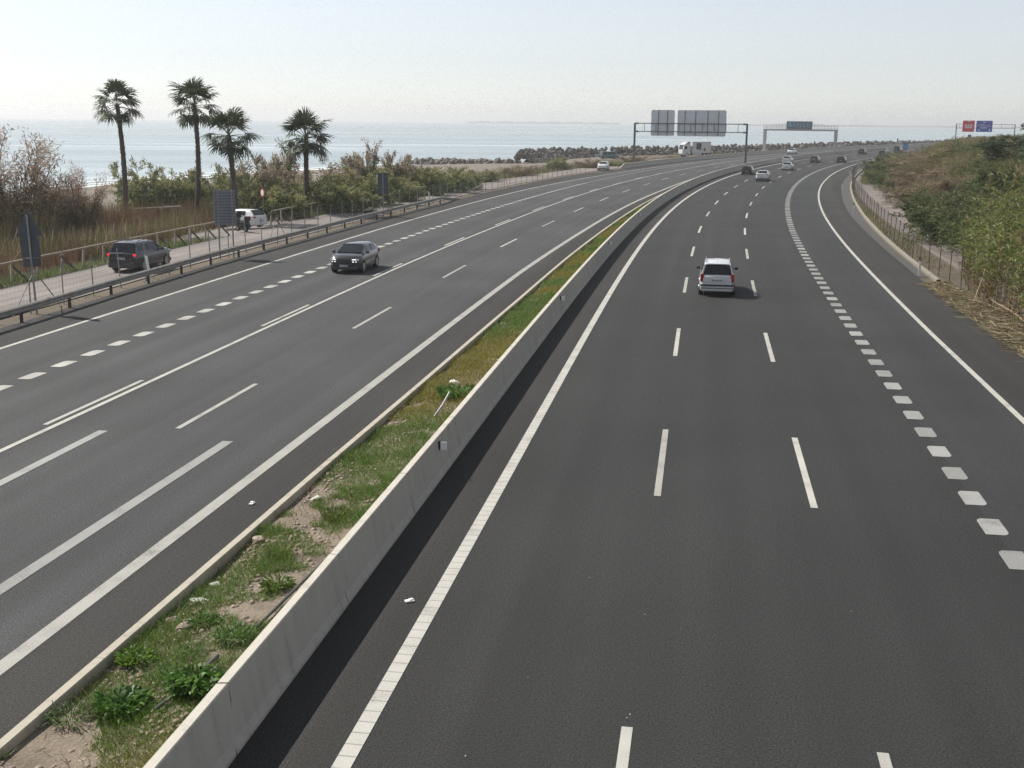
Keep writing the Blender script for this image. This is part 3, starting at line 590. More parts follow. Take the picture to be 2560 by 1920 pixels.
def mesh_fence(t0, t1, of, hgt, step, label, mat=GALVD, wiremat=None, seed=3, braces=(), lean=.03, zbase=None, bands=True, wth=.0045):
    rnd = random.Random(seed); P0 = road(t0, of(t0)); root = empty('mesh_fence', tuple(P0)); tag(root, label, 'fence')
    b = B(); b.tube((0, 0, -.1), (0, 0, hgt), .03, .03, 7); post = mesh('post', b.v, b.f, mat); t = t0; tops = []
    while t <= t1:
        zb = float(zbase(t)) if zbase else 0.0
        o = add('post', post, root, tuple(road(t, of(t), zb) - P0), (rnd.gauss(0, lean), rnd.gauss(0, lean), rnd.random())); tops.append((t, zb)); t += step
    for tb in braces:
        for d in (-1.9, 1.9):
            B().tube(road(tb, of(tb), hgt - .15) - P0, road(tb + d, of(tb + d), 0) - P0, .026, .026, 6).build('brace', mat, root)
    V = []; F = []; w = wth
    def rib(A, C, wv):
        k = len(V); V.extend([A - wv, A + wv, C + wv, C - wv]); F.append((k, k + 1, k + 2, k + 3))
    zz = np.array([0, 0, w]); ts = np.arange(t0, t1, .3)
    if bands:
        for zl in np.arange(.1, hgt, .24):
            for a, c in zip(tops[:-1], tops[1:]): rib(road(a[0], of(a[0]), a[1] + zl) - P0, road(c[0], of(c[0]), c[1] + zl) - P0, zz)
        for t in ts:
            zb = float(zbase(t)) if zbase else 0.0; A = road(t, of(t), zb + .05) - P0; C = road(t, of(t), zb + hgt - .08) - P0
            h_ = head(t); rib(A, C, np.array([math.sin(h_), math.cos(h_), 0]) * wth * .85)
        o = mk('wire_netting', V, F, wiremat or GALVD, root); tag(o, kind='stuff')
    return root
FENL = tab((20, -24.5), (75, -24.75), (130, -24.8), (155, -24.4), (190, -24.9))
mesh_fence(37.0, 140, FENL, 1.95, 2.75, 'wire mesh fence on thin grey posts between crash barrier and service road', braces=(48.5, 78.3, 103.2), seed=4)
mesh_fence(141, 200, tab((141, -24.7), (200, -24.9)), 1.9, 3.0, 'far rusty stretch of wire mesh fence along the bend', mat=pm('rusty_post', (.16, .10, .075), .8), braces=(150,), seed=9)
def wood_fence(t0, t1, off, label, seed=1):
    rnd = random.Random(seed); P0 = road(t0, off); root = empty('wooden_fence', tuple(P0)); tag(root, label, 'fence'); t = t0
    hts = []
    while t <= t1:
        z = float(ground_z(t, off)); lean = rnd.gauss(0, .10)
        A = road(t, off + .15, z - .1) - P0; T_ = road(t + .45 + lean, off - .05, z + 1.12) - P0
        B().tube(A, T_, .07, .065, 7).build('post', WOOD, root, True)
        if rnd.random() < .85: B().tube(road(t + 1.25, off + .55, z - .1) - P0, road(t + .38, off - .02, z + 1.02) - P0, .065, .06, 6).build('brace', WOODD, root, True)
        hts.append((T_, t)); t += 2.35
    for (a, ta), (c, tc_) in zip(hts[:-1], hts[1:]): B().tube(Vector(a) + Vector((0, 0, .05)), Vector(c) + Vector((0, 0, .05)), .06, .058, 7).build('rail', WOOD, root, True)
wood_fence(40, 84.5, -31.0, 'weathered wooden log rail fence with leaning braces behind the dark car', 1)
wood_fence(92.5, 136, -31.2, 'wooden log rail fence under the bushes beyond the white hatchback', 2)
# signs seen from behind
def sign_triangle():
    P = road(48.0, -24.35); r = empty('warning_sign', tuple(P), R_(6)); tag(r, 'back of a triangular warning sign with two plates below on a leaning pole', 'road sign')
    B().box((0, 0, 2.1), (.08, .05, 4.4)).build('pole', GALVD, r)
    B().prism([(-.53, 3.36), (.53, 3.36), (.55, 3.41), (.04, 4.44), (-.04, 4.44), (-.55, 3.41)], 1, .05, .075).build('triangular_plate', GREYBACK, r)
    B().prism([(-.25, 3.40), (.25, 3.40), (.41, 3.2), (.41, 2.42), (-.41, 2.42), (-.41, 3.2)], 1, .05, .075).build('lower_plate', GREYBACK, r)
    B().box((0, .062, 2.21), (.76, .025, .38)).build('bottom_plate', GREYBACK, r)
    r.rotation_euler = (0, R_(-1.5), R_(4))
sign_triangle()
def sign_slatted():
    P = road(69.2, -24.5); r = empty('direction_sign', tuple(P), R_(24)); tag(r, 'back of a tall ribbed metal sign on two posts in front of the white hatchback', 'road sign')
    for x in (-.42, .42): B().box((x, 0, 2.08), (.08, .05, 4.2)).build('pole', GALVD, r)
    for k in range(12): B().box((0, .06, 2.12 + .178 * k), (1.32, .05, .14)).build('slat', GREYSLAT, r)
    B().box((0, .085, 3.1), (1.30, .012, 2.12)).build('front_sheet', GREYBACK, r)
sign_slatted()
def sign_plain():
    P = road(101.5, -24.25); r = empty('information_sign', tuple(P), R_(8)); tag(r, 'back of a plain grey rectangular sign on one pole among the bushes', 'road sign')
    B().box((0, 0, 1.95), (.09, .05, 3.9)).build('pole', GALVD, r)
    B().box((0, .05, 3.22), (.92, .03, 1.28)).build('plate', GREYBACK, r); B().box((0, .05, 2.28), (.92, .03, .55)).build('lower_plate', GREYBACK, r)
sign_plain()
def sign_round():
    r = empty('prohibition_sign', (-21.15, 101.2, -.2), R_(-52)); tag(r, 'round red and white prohibition sign on a leaning grey pole behind the white hatchback', 'road sign')
    B().tube((0, 0, 0), (.06, 0, 2.9), .035, .035, 8).build('pole', GALVD, r)
    SR = pm('sign_red', (.5, .02, .03), .4, 0, 0)
    B().tube((.06, -.05, 2.55), (.06, -.075, 2.55), .36, .36, 28).build('red_disc', SR, r); B().tube((.06, -.075, 2.55), (.06, -.083, 2.55), .25, .25, 28).build('white_disc', WHITE, r)
sign_round()
def delineator(P, rz, label, band='yellow', hgt=1.05):
    r = empty('delineator_post', tuple(P), rz); tag(r, label, 'marker post', 'roadside marker posts')
    B().box((0, 0, hgt * .42), (.13, .045, hgt * .84)).build('stem', WHITE, r, bevel=.01)
    B().box((0, 0, hgt * .92), (.135, .05, hgt * .2)).build('cap', BLACK, r)
    if band: B().box((0, -.027, hgt * .93), (.05, .006, hgt * .12)).build('reflector', pm('reflector_' + band, (.6, .45, .05), .3, 0, 0), r)
for k, (t, o, lab) in enumerate([(70.6, 16.75, 'nearest white marker post with black top at the right road edge'), (118.5, 17.3, 'second white marker post along the right hand gutter'), (161, 17.75, 'third marker post at the bend of the right hand gutter'), (206, 18.3, 'farthest small marker post on the right before the bushes')]):
    delineator(road(t, o), -head(t), lab)
for t, o, lab in [(58.1, -23.98, 'white plastic marker standing up behind the crash barrier near the dark car'), (116.5, -24.2, 'white plastic marker near the sloping end of the crash barrier')]:
    r = B().prism([(-.07, 0), (.07, 0), (.07, 1.35), (-.07, 1.42)], 1, -.02, .02).build('marker_post', WHITE); r.location = road(t, o); r.rotation_euler = (0, R_(-7), -head(t)); tag(r, lab, 'marker post')
# ------------------------------------------------------------------ gantries
def gantry1():
    tg = 229.5; h_ = -head(tg); A = road(tg, -2.25); C = road(tg, -24.0); W = float(np.linalg.norm(A - C)); r = empty('sign_gantry', tuple(C), h_)
    tag(r, 'dark steel gantry carrying the grey backs of two big signs over the far carriageway', 'gantry')
    for x in (0, W): B().box((x, 0, 4.15), (.34, .34, 8.3)).build('post', STEELD, r); 
    for z in (6.65, 8.2):
        B().box((W / 2, 0, z), (W - .34, .16, .16)).build('beam', STEELD, r)
        for x in (.45, W - .45): B().box((x, 0, z), (.5, .3, .3)).build('bracket', STEELD, r)
    for x in np.linspace(1.9, W - 1.7, 9): B().box((x, 0, 7.42), (.09, .09, 1.4)).build('strut', STEELD, r)
    for x0, x1, ribs in ((3.15, 7.75, 2), (8.3, 17.7, 4)):
        rad = .3; z0, z1 = 5.85, 10.75; pts = []
        for cx, cz, a0 in ((x1 - rad, z1 - rad, 0), (x0 + rad, z1 - rad, 90), (x0 + rad, z0 + rad, 180), (x1 - rad, z0 + rad, 270)):
            for q in range(5): a = R_(a0 + 22.5 * q); pts.append((cx + rad * math.cos(a), cz + rad * math.sin(a)))
        pn = B().prism(pts, 1, .22, .28).build('sign_panel', GREYPAN, r)
        for q in range(ribs):
            x = x0 + (x1 - x0) * (q + .5 + (.12 if q == 0 else -.12 if q == ribs - 1 else 0)) / ribs
            B().box((x, .17, (z0 + z1) / 2), (.1, .09, z1 - z0 - .1)).build('rib', STEELD, pn)
gantry1()
def text_mesh(body, size, mat, name):
    cu = bpy.data.curves.new(name, 'FONT'); cu.body = body; cu.size = size; cu.align_x = 'CENTER'; cu.align_y = 'CENTER'; cu.extrude = .01
    ob = bpy.data.objects.new(name, cu); COL.objects.link(ob); dg = bpy.context.evaluated_depsgraph_get()
    me = bpy.data.meshes.new_from_object(ob.evaluated_get(dg)); bpy.data.objects.remove(ob, do_unlink=True); me.materials.clear(); me.materials.append(mat); return me
GRAF = pm('graffiti_blue', (.20, .42, .62), .5, 0, .25, 3); GRAFL = pm('graffiti_light', (.20, .62, .72), .5, 0, .2, 3); GRAFD = pm('graffiti_outline', (.012, .03, .07), .5, 0, .1)
def gantry2():
    tg = 337.5; A = road(tg, -2.3); C = road(tg, -22.3); W = float(np.linalg.norm(A - C)); r = empty('message_gantry', tuple(C), -head(tg))
    tag(r, 'pale portal gantry with railing and a message board covered in blue graffiti', 'gantry')
    for x in (0, W):
        B().box((x, 0, 3.35), (.75, .6, 6.7), taper=1.15).build('post', BEIGE, r); B().box((x, 0, .4), (1.5, 1.3, 1.2)).build('footing', CONC, r)
    B().box((W / 2, 0, 6.62), (W + .9, .8, .5)).build('beam', BEIGE, r)
    for z in (7.2, 7.6, 8.0): B().tube((-.4, -.4, z), (W + .4, -.4, z), .045, .045, 6).build('handrail', BEIGE, r)
    for x in np.linspace(-.4, W + .4, 24): B().tube((x, -.4, 6.8), (x, -.4, 8.02), .05, .05, 6).build('baluster', BEIGE, r)
    bd = B().box((W * .5 - .2 + .0, -.55, 7.95), (7.2, .5, 2.15)).build('message_board', pm('board_grey', (.15, .165, .18), .5, 0, .15, 1), r, bevel=.04)
    x0 = W * .5 - .2 - 2.55
    for k, ch in enumerate('AENSE'):
        mo = add('graffiti_letter', text_mesh(ch, 1.95, GRAFD, 'graffiti_letter'), bd, (x0 + 1.3 * k + .05, -.815, 7.98), (R_(90), 0, 0), (1.1, 1.12, 1))
        mo = add('graffiti_letter', text_mesh(ch, 1.75, GRAFL if k == 0 else GRAF, 'graffiti_letter'), bd, (x0 + 1.3 * k, -.83, 8.0), (R_(90), 0, R_(0)), (1.1, 1.12, 1))
gantry2()
SIGNRED = pm('panel_red', (.66, .018, .04), .45, 0, .05); SIGNBLUE = pm('panel_blue', (.008, .07, .44), .45, 0, .05); SIGNWHITE = pm('panel_white', (.78, .79, .8), .5, 0, .05); SIGNDK = pm('panel_dark', (.1, .1, .22), .5, 0, .05)
def gantry3():
    tg = 452; A = road(tg, 6.0); C = road(tg, 26.2); W = float(np.linalg.norm(A - C)); r = empty('sign_gantry', tuple(A), R_(-12))
    tag(r, 'distant gantry with a red sign and a blue sign above the hillside scrub', 'gantry')
    for x in (0, W): B().box((x, 0, 4.4), (.32, .32, 8.8)).build('post', STEELD, r)
    for z in (7.3, 8.75): B().box((W / 2, 0, z), (W - .3, .15, .15)).build('beam', STEELD, r)
    for x in np.linspace(1.1, W - 1.0, 6): B().box((x, 0, 8.0), (.08, .08, 1.3)).build('strut', STEELD, r)
    def panel(x0, x1, m_): 
        q = B().box(((x0 + x1) / 2, -.2, 8.0), (x1 - x0, .08, 4.0)).build('sign_panel', m_, r)
        B().box(((x0 + x1) / 2, -.235, 8.0), (x1 - x0 - .15, .03, 3.85)).build('sign_face', m_, q); return q
    q = panel(2.1, 6.25, SIGNRED)
    for x in (3.2, 4.15, 5.1): B().box((x, -.27, 8.2), (.66, .03, .75)).build('pictogram', SIGNWHITE, q); B().box((x + .05, -.29, 8.12), (.26, .02, .4)).build('pictogram', SIGNRED, q)
    B().box((4.2, -.27, 7.5), (2.5, .03, .34)).build('lettering', SIGNWHITE, q); B().box((4.2, -.27, 7.72), (2.5, .03, .1)).build('lettering', SIGNDK, q)
    B().prism([(4.0, 9.5), (4.45, 9.5), (4.7, 9.8), (4.25, 9.7), (3.8, 9.8)], 1, -.285, -.255).build('emblem', SIGNWHITE, q)
    q = panel(6.8, 12.4, SIGNBLUE)
    for x, z, w, h2 in ((9.6, 9.45, 1.2, .32), (9.0, 8.6, 1.9, .24), (10.1, 8.12, 3.4, .24), (9.4, 7.45, 2.3, .34)):
        for k in range(int(w / .28)): B().box((x - w / 2 + .14 + .28 * k, -.27, z), (.19, .03, h2 * (1 if k % 3 else .75))).build('lettering', SIGNWHITE, q)
    B().box((7.75, -.27, 8.35), (1.0, .03, .6)).build('route_shield', pm('shield', (.25, .2, .2), .5), q)
    for x in (7.8, 11.5): B().prism([(x - .3, 6.5), (x + .2, 6.5), (x + .2, 6.35), (x + .5, 6.65), (x + .2, 6.95), (x + .2, 6.8), (x - .3, 6.8)] if x < 9 else [(x - .12, 6.35), (x + .12, 6.35), (x + .12, 6.75), (x + .28, 6.75), (x, 7.1), (x - .28, 6.75), (x - .12, 6.75)], 1, -.285, -.255).build('arrow', SIGNWHITE, q)
gantry3()
# blue roadside sign and small far signs
bs = empty('exit_countdown_sign', tuple(road(329, 18.0)), R_(-22)); tag(bs, 'small bright blue sign with white strokes at the edge of the right hand bushes', 'road sign')
q = B().box((0, 0, 2.7), (1.15, .05, 1.9)).build('plate', pm('bright_blue', (.02, .16, .48), .4, 0, .05), bs); B().box((0, .06, 1.6), (.09, .05, 3.2)).build('pole', GALVD, bs)
for x in (-.33, 0, .33): B().prism([(x - .12, 1.95), (x + .02, 1.95), (x + .14, 3.3), (x, 3.3)], 1, -.045, -.026).build('stroke', pm('pale_blue', (.25, .45, .7), .4, 0, 0), q)
for k, (P, lab) in enumerate([((105.0, 424, .5), 'small dark post sign on the rocks under the graffiti board'), ((160.5, 508, .8), 'small dark post sign on the rocks farther right')]):
    r = empty('shore_sign', P); tag(r, lab, 'sign'); B().box((0, 0, 1.2), (.5, .3, 1.4)).build('board', STEELD, r); B().box((0, 0, .2), (.15, .15, 1.2)).build('pole', STEELD, r)
# ------------------------------------------------------------------ vehicles (local: +y forward, +x right)
def car(name, label, cat, pos, heading, L, W, H, paint, prof, wheel_r=.32, wb=None, rear='hatch', lights='off', rails=False, group='vehicles in traffic', plate=True, trimlow=True, rearlamp=None, strip_=False):
    """prof: dict with hood (nose height), belt (cowl, tail), cowl, rf, rr, tail as y fractions from the rear (0) to the nose (1)"""
    r = empty(name, tuple(pos), -heading); tag(r, label, cat, group)
    yb = lambda f: (f - .5) * L
    zn, zc, zt_ = prof['nose'], prof['cowlz'], prof['tailz']; hw = W / 2; zb = .2
    wb = wb or L * .61; ya, yr = wb / 2 + prof.get('shift', 0), -wb / 2 + prof.get('shift', 0)
    # lower shell
    fs = [0, .012, .04, .10, .2, .35, .5, .62, prof['cowl'], prof['cowl'] + .07, .9, .955, .985, 1.0]
    fs = sorted(set(fs)); st = []
    for f in fs:
        e = min(f, 1 - f) * L; k = 1 - .22 * max(0, 1 - e / .75) ** 2.2 * (1.25 if f > .5 else .9)
        if f >= prof['cowl']: q = (f - prof['cowl']) / (1 - prof['cowl']); top = zc + (zn - zc) * q ** 1.5
        else: q = (prof['cowl'] - f) / prof['cowl']; top = zc + (zt_ - zc) * q
        if f > .97: top -= (f - .97) / .03 * .14
        if f < .012: top -= .06
        lo = zb + .16 * max(0, 1 - e / .45) ** 1.5
        st.append((yb(f), hw * k, lo, top))
    V = []; 
    for y, w, lo, top in st:
        mid = lo + (top - lo) * .5
        half = [(w * .80, lo), (w * .965, lo + .05), (w * .99, lo + .18), (w, mid), (w * .985, top - .12), (w * .93, top - .03), (w * .80, top + .005), (w * .4, top + .028)]
        ring = [(-a, z) for a, z in half] + [(0, top + .034)] + [(a, z) for a, z in reversed(half)]
        V += [(x, y, z) for x, z in ring]
    n = 17; F = []
    for i in range(len(st) - 1):
        for k in range(n - 1): F.append((i * n + k, (i + 1) * n + k, (i + 1) * n + k + 1, i * n + k + 1))
        F.append((i * n + n - 1, (i + 1) * n + n - 1, (i + 1) * n, i * n))
    F += [tuple(range(n)), tuple(range((len(st) - 1) * n + n - 1, (len(st) - 1) * n - 1, -1))]
    # greenhouse
    gy = [(prof['tail'], 0), (prof['tail'] + .2 * (prof['rr'] - prof['tail']), .28), (prof['rr'] - .02, .93), (prof['rr'] + .02, .985), (prof['rr'] + .45 * (prof['rf'] - prof['rr']), 1.0), (prof['rf'] - .03, .985), (prof['rf'], .95), (prof['rf'] + .5 * (prof['cowl'] - prof['rf']), .50), (prof['cowl'] + .01, 0)]
    def gh(f):
        a = np.array(gy); q = np.interp(f, a[:, 0], a[:, 1])
        base = np.interp(f, [0, prof['cowl']], [zt_, zc]) + .0
        z = base + (H - base) * q; wbt = hw * .95; wt = hw * prof.get('tumble', .76) + (wbt - hw * prof.get('tumble', .76)) * (1 - q) ** 1.0 * .9
        return base, z, wbt, wt
    b0 = len(V); m_ = 9; gs = []
    for f, q in gy:
        base, z, wbt, wt = gh(f); gs.append(f)
        half = [(wbt, base - .03), (wbt * .5 + wt * .5, base + (z - .07 * min(1, q + .02) - base) * .5), (wt, z - .07 * min(1, q + .02)), (wt * .86, z - .012)]
        ring = [(-a, c_) for a, c_ in half] + [(0, z + .012)] + [(a, c_) for a, c_ in reversed(half)]
        V += [(x, yb(f), zz) for x, zz in ring]
    for i in range(len(gy) - 1):
        for k in range(m_ - 1): F.append((b0 + i * m_ + k, b0 + (i + 1) * m_ + k, b0 + (i + 1) * m_ + k + 1, b0 + i * m_ + k + 1))
    me = mesh('body', V, F, paint); bm = bmesh.new(); bm.from_mesh(me); bmesh.ops.recalc_face_normals(bm, faces=bm.faces); bm.to_mesh(me); bm.free()
    me.polygons.foreach_set('use_smooth', np.ones(len(me.polygons), dtype=bool)); me.set_sharp_from_angle(angle=R_(38))
    body = add('body', me, r)
    def sidept(f, q, s, out=.016):
        base, z, wbt, wt = gh(f); z2 = z - .07; zz = base + (z2 - base) * q
        x = wbt + (wt - wbt) * q if q > .5 else wbt + ((wbt * .55 + wt * .45) - wbt) * (q / .5) 
        x = wbt + (wt - wbt) * q; x += out
        return (s * x, yb(f), zz)
    # windows
    cw, tl = prof['cowl'], prof['tail']
    win = prof.get('windows') or [(prof['rr'] - .015, prof['rr'] + .5 * (prof['rf'] - prof['rr']) - .012), (prof['rr'] + .5 * (prof['rf'] - prof['rr']) + .012, cw - .10)]
    for s in (-1, 1):
        for f0, f1 in win:
            fsx = np.linspace(f0, f1, 5); Vw = []
            for f in fsx:
                base, z, _, _ = gh(f); Vw += [sidept(f, .10, s), sidept(f, .5, s, .02), sidept(f, .93, s)]
            Fw = []
            for i in range(4):
                for k in range(2): a = i * 3 + k; Fw.append((a, a + 3, a + 4, a + 1) if s > 0 else (a, a + 1, a + 4, a + 3))
            mk('side_window', Vw, Fw, GLASS, r, smooth=True)
    def toppane(nm, f0, f1, mg):
        Vw = []; fx = np.linspace(f0, f1, 5)
        for f in fx:
            base, z, wbt, wt = gh(f)
            for u in (-1, -.5, 0, .5, 1): Vw.append((u * wt * mg, yb(f), z + .012 + .012 * (1 - abs(u)) + .006))
        Fw = [(i * 5 + k, i * 5 + k + 1, (i + 1) * 5 + k + 1, (i + 1) * 5 + k) for i in range(4) for k in range(4)]
        sh = .012 if f1 > .5 else -.012
        Vw = [(x, y + sh, z) for x, y, z in Vw]
        mk(nm, Vw, Fw, GLASS, r, smooth=True)
    toppane('windscreen', prof['rf'] + .008, cw - .012, .86)
    toppane('rear_window', tl + .04 * (prof['rr'] - tl), prof['rr'] - .025, .88)
    # wheels and arches
    for s in (-1, 1):
        for y in (ya, yr):
            x = s * (hw - .11)
            ar = B(); pts = [(y + (wheel_r + .055) * math.cos(a), wheel_r + (wheel_r + .055) * math.sin(a)) for a in np.linspace(-.35, math.pi + .35, 18)]
            ar.prism(pts, 0, s * (hw - .30), s * (hw + .004)); ar.build('wheel_arch', GREYTRIM, r)
            wh = empty('wheel', (x, y, wheel_r)); wh.parent = r
            tb = B(); tb.tube((-.105, 0, 0), (.125 * 1, 0, 0), wheel_r, wheel_r, 22) if s > 0 else tb.tube((.105, 0, 0), (-.125, 0, 0), wheel_r, wheel_r, 22)
            tb.build('tyre', TYRE, wh, True); rb = B(); rb.tube((s * .10, 0, 0), (s * .134, 0, 0), wheel_r * .68, wheel_r * .62, 18)
            rb.build('rim', prof.get('rim') or RIM, wh, True)
    # lamps, bumpers, plates, mirrors
    yR = -L / 2; yF = L / 2; zl = prof.get('lampz', zt_ - .16)
    lm = REDON if lights == 'brake' else REDL
    shape = rearlamp or (.2, .22)
    for s in (-1, 1):
        B().box((s * (hw - .03 - shape[0] * .5 - .02), yR + .075, zl), (shape[0], .17, shape[1])).build('tail_lamp', lm, r, bevel=.03)
        hl = LITHEAD if lights == 'head' else HEADL
        B().box((s * (hw * .72), yF - .13, zn - .13), (.34, .2, .13)).build('headlamp', HEADL, r, bevel=.03)
        if lights == 'head':
            B().box((s * (hw * .70), yF - .045, zn - .12), (.34, .05, .045), s * -.25).build('running_light', LITHEAD, r); B().box((s * (hw * .66), yF - .03, zn - .24), (.24, .05, .04), s * -.25).build('running_light', LITHEAD, r)
        mx_ = B().box((s * (hw + .09), yb(cw - .085), zc + .05), (.2, .12, .14)); mx_.build('mirror', BLACK if prof.get('blackmirror') else paint, r, bevel=.03)
        B().box((s * (hw * .985 + .004), 0 - L * .02, zc - .17), (.018, .16, .03)).build('door_handle', BLACK if prof.get('blackmirror') else paint, r)
    B().box((0, yR + .07, .40), (W * .90, .2, .26)).build('rear_bumper', GREYTRIM if trimlow else paint, r, bevel=.05)
    if strip_: B().box((0, yR + .06, .56), (W * .93, .2, .09)).box((0, yR + .055, .42), (W * .91, .2, .04)).build('bumper_strip', GREYTRIM, r)
    B().box((0, yF - .09, .36), (W * .84, .22, .24)).build('front_bumper', GREYTRIM if trimlow else paint, r, bevel=.05)
    B().box((0, yF - .045, zn - .22), (W * .5, .08, .12)).build('grille', BLACK, r, bevel=.02)
    if plate:
        for y, s, z in ((yR - .045, -1, prof.get('platez', .62)), (yF + .03, 1, .46)):
            pl = B().box((0, y + s * .002 * 0, z), (.50, .02, .11)).build('number_plate', PLATE, r)
            B().box((-.23 * -s if s < 0 else .23 * -1, y + s * .012, z), (.04, .006, .11)).build('blue_band', BLUEBAND, pl)
            for k in range(7): B().box((-.16 + .058 * k + (.02 if k > 3 else 0), y + s * .012, z), (.03, .006, .07)).build('character', BLACK, pl)
    if rails:
        for s in (-1, 1): B().path([(s * hw * .66, yb(prof['rr'] + .03), H - .02), (s * hw * .66, yb(prof['rr'] + .06), H + .07), (s * hw * .66, yb(prof['rf'] - .1), H + .07), (s * hw * .66, yb(prof['rf'] - .07), H - .02)], .02, 6).build('roof_rail', CHROME if rails == 'chrome' else GREYTRIM, r, True)
    B().box((0, yR - .01 + .1, H * .98), (W * .55, .2, .035)).build('spoiler', paint, r, bevel=.012) if rear == 'hatch' and prof['rr'] < .12 else None
    if prof.get('brake3'): B().box((0, yb(prof['rr'] - .012) - .02, H - .06), (.3, .06, .035)).build('high_brake_lamp', REDON, r)
    B().tube((0, yb(prof['rr'] + .05), H), (0, yb(prof['rr'] + .01), H + .2), .008, .004, 5).build('aerial', BLACK, r)
    return r
P_SUV = dict(nose=.98, cowlz=1.08, tailz=1.10, cowl=.74, rf=.55, rr=.13, tail=.03, tumble=.74, lampz=1.0, platez=.80)
P_MPV = dict(nose=.92, cowlz=1.02, tailz=1.02, cowl=.79, rf=.57, rr=.075, tail=.015, tumble=.72, lampz=.92, platez=.82, blackmirror=True, windows=[(.10, .30), (.325, .50), (.525, .68)])
P_HATCH = dict(nose=.80, cowlz=.95, tailz=1.0, cowl=.77, rf=.55, rr=.17, tail=.03, tumble=.72, lampz=.90, platez=.60, windows=[(.24, .46), (.48, .66)])
P_CROSS = dict(nose=.93, cowlz=1.05, tailz=1.08, cowl=.775, rf=.56, rr=.20, tail=.025, tumble=.72, lampz=.95, platez=.75)
P_VAN = dict(nose=1.02, cowlz=1.15, tailz=1.15, cowl=.83, rf=.66, rr=.05, tail=.012, tumble=.84, lampz=1.0, platez=.8, windows=[(.08, .32), (.35, .56), (.585, .74)])
P_COUPE = dict(nose=.97, cowlz=1.05, tailz=1.16, cowl=.74, rf=.54, rr=.24, tail=.03, tumble=.70, lampz=1.02, platez=.62)
C_GREY = carpaint('paint_dark_grey', (.03, .032, .042)); C_CHAR = carpaint('paint_charcoal', (.02, .02, .024), .3); C_SILV = carpaint('paint_silver', (.66, .67, .69), .1); C_WHITE = carpaint('paint_white', (.72, .72, .72), 0)
C_BLK = carpaint('paint_black', (.012, .012, .014)); C_STEEL = carpaint('paint_steel_grey', (.11, .125, .14), .5); C_TEAL = carpaint('paint_teal', (.035, .085, .10), .3); C_DBLUE = carpaint('paint_dark_blue', (.02, .022, .035))
def ahead(t, o, d): return road(t, o, 0)
hd = lambda t: head(t)
def on_road(t, o, dist): 
    P = road(t, o); h_ = head(t); return P + np.array([math.sin(h_), math.cos(h_), 0]) * dist
# vehicles seen in the photograph
car('minivan', 'silver compact minivan with roof rails driving away alone on the near carriageway', 'minivan', np.array([10.25, 59.4, 0]) + 1.38 * np.array([math.sin(hd(60)), math.cos(hd(60)), 0]), hd(60), 4.32, 1.76, 1.66, C_SILV, P_MPV, .31, 2.70, rails='chrome', rearlamp=(.17, .40), trimlow=False, strip_=True)
car('crossover_car', 'dark grey crossover with lit running lights driving towards the camera on the far carriageway', 'car', np.array([-9.3, 67.0, 0]) + 1.33 * np.array([math.sin(hd(64)), math.cos(hd(64)), 0]), hd(64) + math.pi, 4.36, 1.80, 1.53, C_CHAR, P_CROSS, .35, 2.67, lights='head')
P_SUVB = dict(P_SUV, brake3=True)
car('sport_utility_car', 'dark grey sport utility car braking on the service road by the wooden fence', 'car', np.array([-21.55, 66.7, -.01]) + 1.32 * np.array([math.sin(hd(62)), math.cos(hd(62)), 0]), hd(62) + .03, 4.41, 1.82, 1.66, C_GREY, P_SUVB, .36, 2.64, lights='brake', rails=True, rearlamp=(.17, .13))
car('hatchback_car', 'white hatchback parked across the service road behind the ribbed sign', 'car', (-21.75, 95.35, -.03), math.atan2(-.894, .447), 4.05, 1.70, 1.45, C_WHITE, P_HATCH, .30, 2.47, group='vehicles by the service road', trimlow=False, rearlamp=(.22, .13))
car('hatchback_car', 'black hatchback with red tail lamps beside the median wall under the gantry', 'car', on_road(201, 1.9, 2.1), hd(203), 4.2, 1.76, 1.47, C_BLK, P_HATCH, .31)
car('coupe_car', 'white sloping-roof crossover, nearest of the group under the first gantry', 'car', on_road(180, 6.3, 2.2), hd(182), 4.5, 1.85, 1.58, C_WHITE, P_COUPE, .36, rearlamp=(.4, .1))
car('hatchback_car', 'white hatchback in the middle lane just behind another white car', 'car', on_road(224, 6.15, 2.1), hd(226), 4.3, 1.79, 1.46, C_WHITE, P_HATCH, .32, trimlow=False)
car('sport_utility_car', 'white car in the inner lane partly hidden behind a white hatchback', 'car', on_road(258, 1.4, 2.2), hd(260), 4.4, 1.82, 1.60, C_WHITE, P_SUV, .34, trimlow=False)
car('estate_car', 'steel grey car in the middle lane ahead of the white cars', 'car', on_road(267, 5.9, 2.2), hd(269), 4.5, 1.82, 1.52, C_STEEL, P_SUV, .33)
car('hatchback_car', 'dark car in the slow lane before the hillside bushes', 'car', on_road(270, 11.2, 2.2), hd(272), 4.3, 1.80, 1.5, C_DBLUE, P_HATCH, .33)
car('sport_utility_car', 'small dark red-brown car far off beside the median wall', 'car', on_road(346, 3.1, 2.2), hd(348), 4.4, 1.85, 1.62, carpaint('paint_brown', (.05, .025, .022)), P_SUV, .34)
car('hatchback_car', 'small grey car just ahead of the far red-brown car', 'car', on_road(362, 6.0, 2.2), hd(364), 4.3, 1.80, 1.5, C_STEEL, P_HATCH, .33)
car('sport_utility_car', 'dark blue car partly hidden by the hillside bushes at the right', 'car', on_road(331, 11.7, 2.2), hd(333), 4.4, 1.84, 1.62, C_DBLUE, P_SUV, .34)
car('passenger_van', 'black van with white side seen last before the blue sign', 'van', on_road(378, 6.2, 2.4), hd(380), 4.9, 1.92, 1.9, C_BLK, P_VAN, .34)
car('sport_utility_car', 'silvery white car coming towards the camera under the graffiti gantry', 'car', on_road(331, -13.1, 2.2), hd(333) + math.pi, 4.5, 1.86, 1.60, C_SILV, P_SUV, .34)
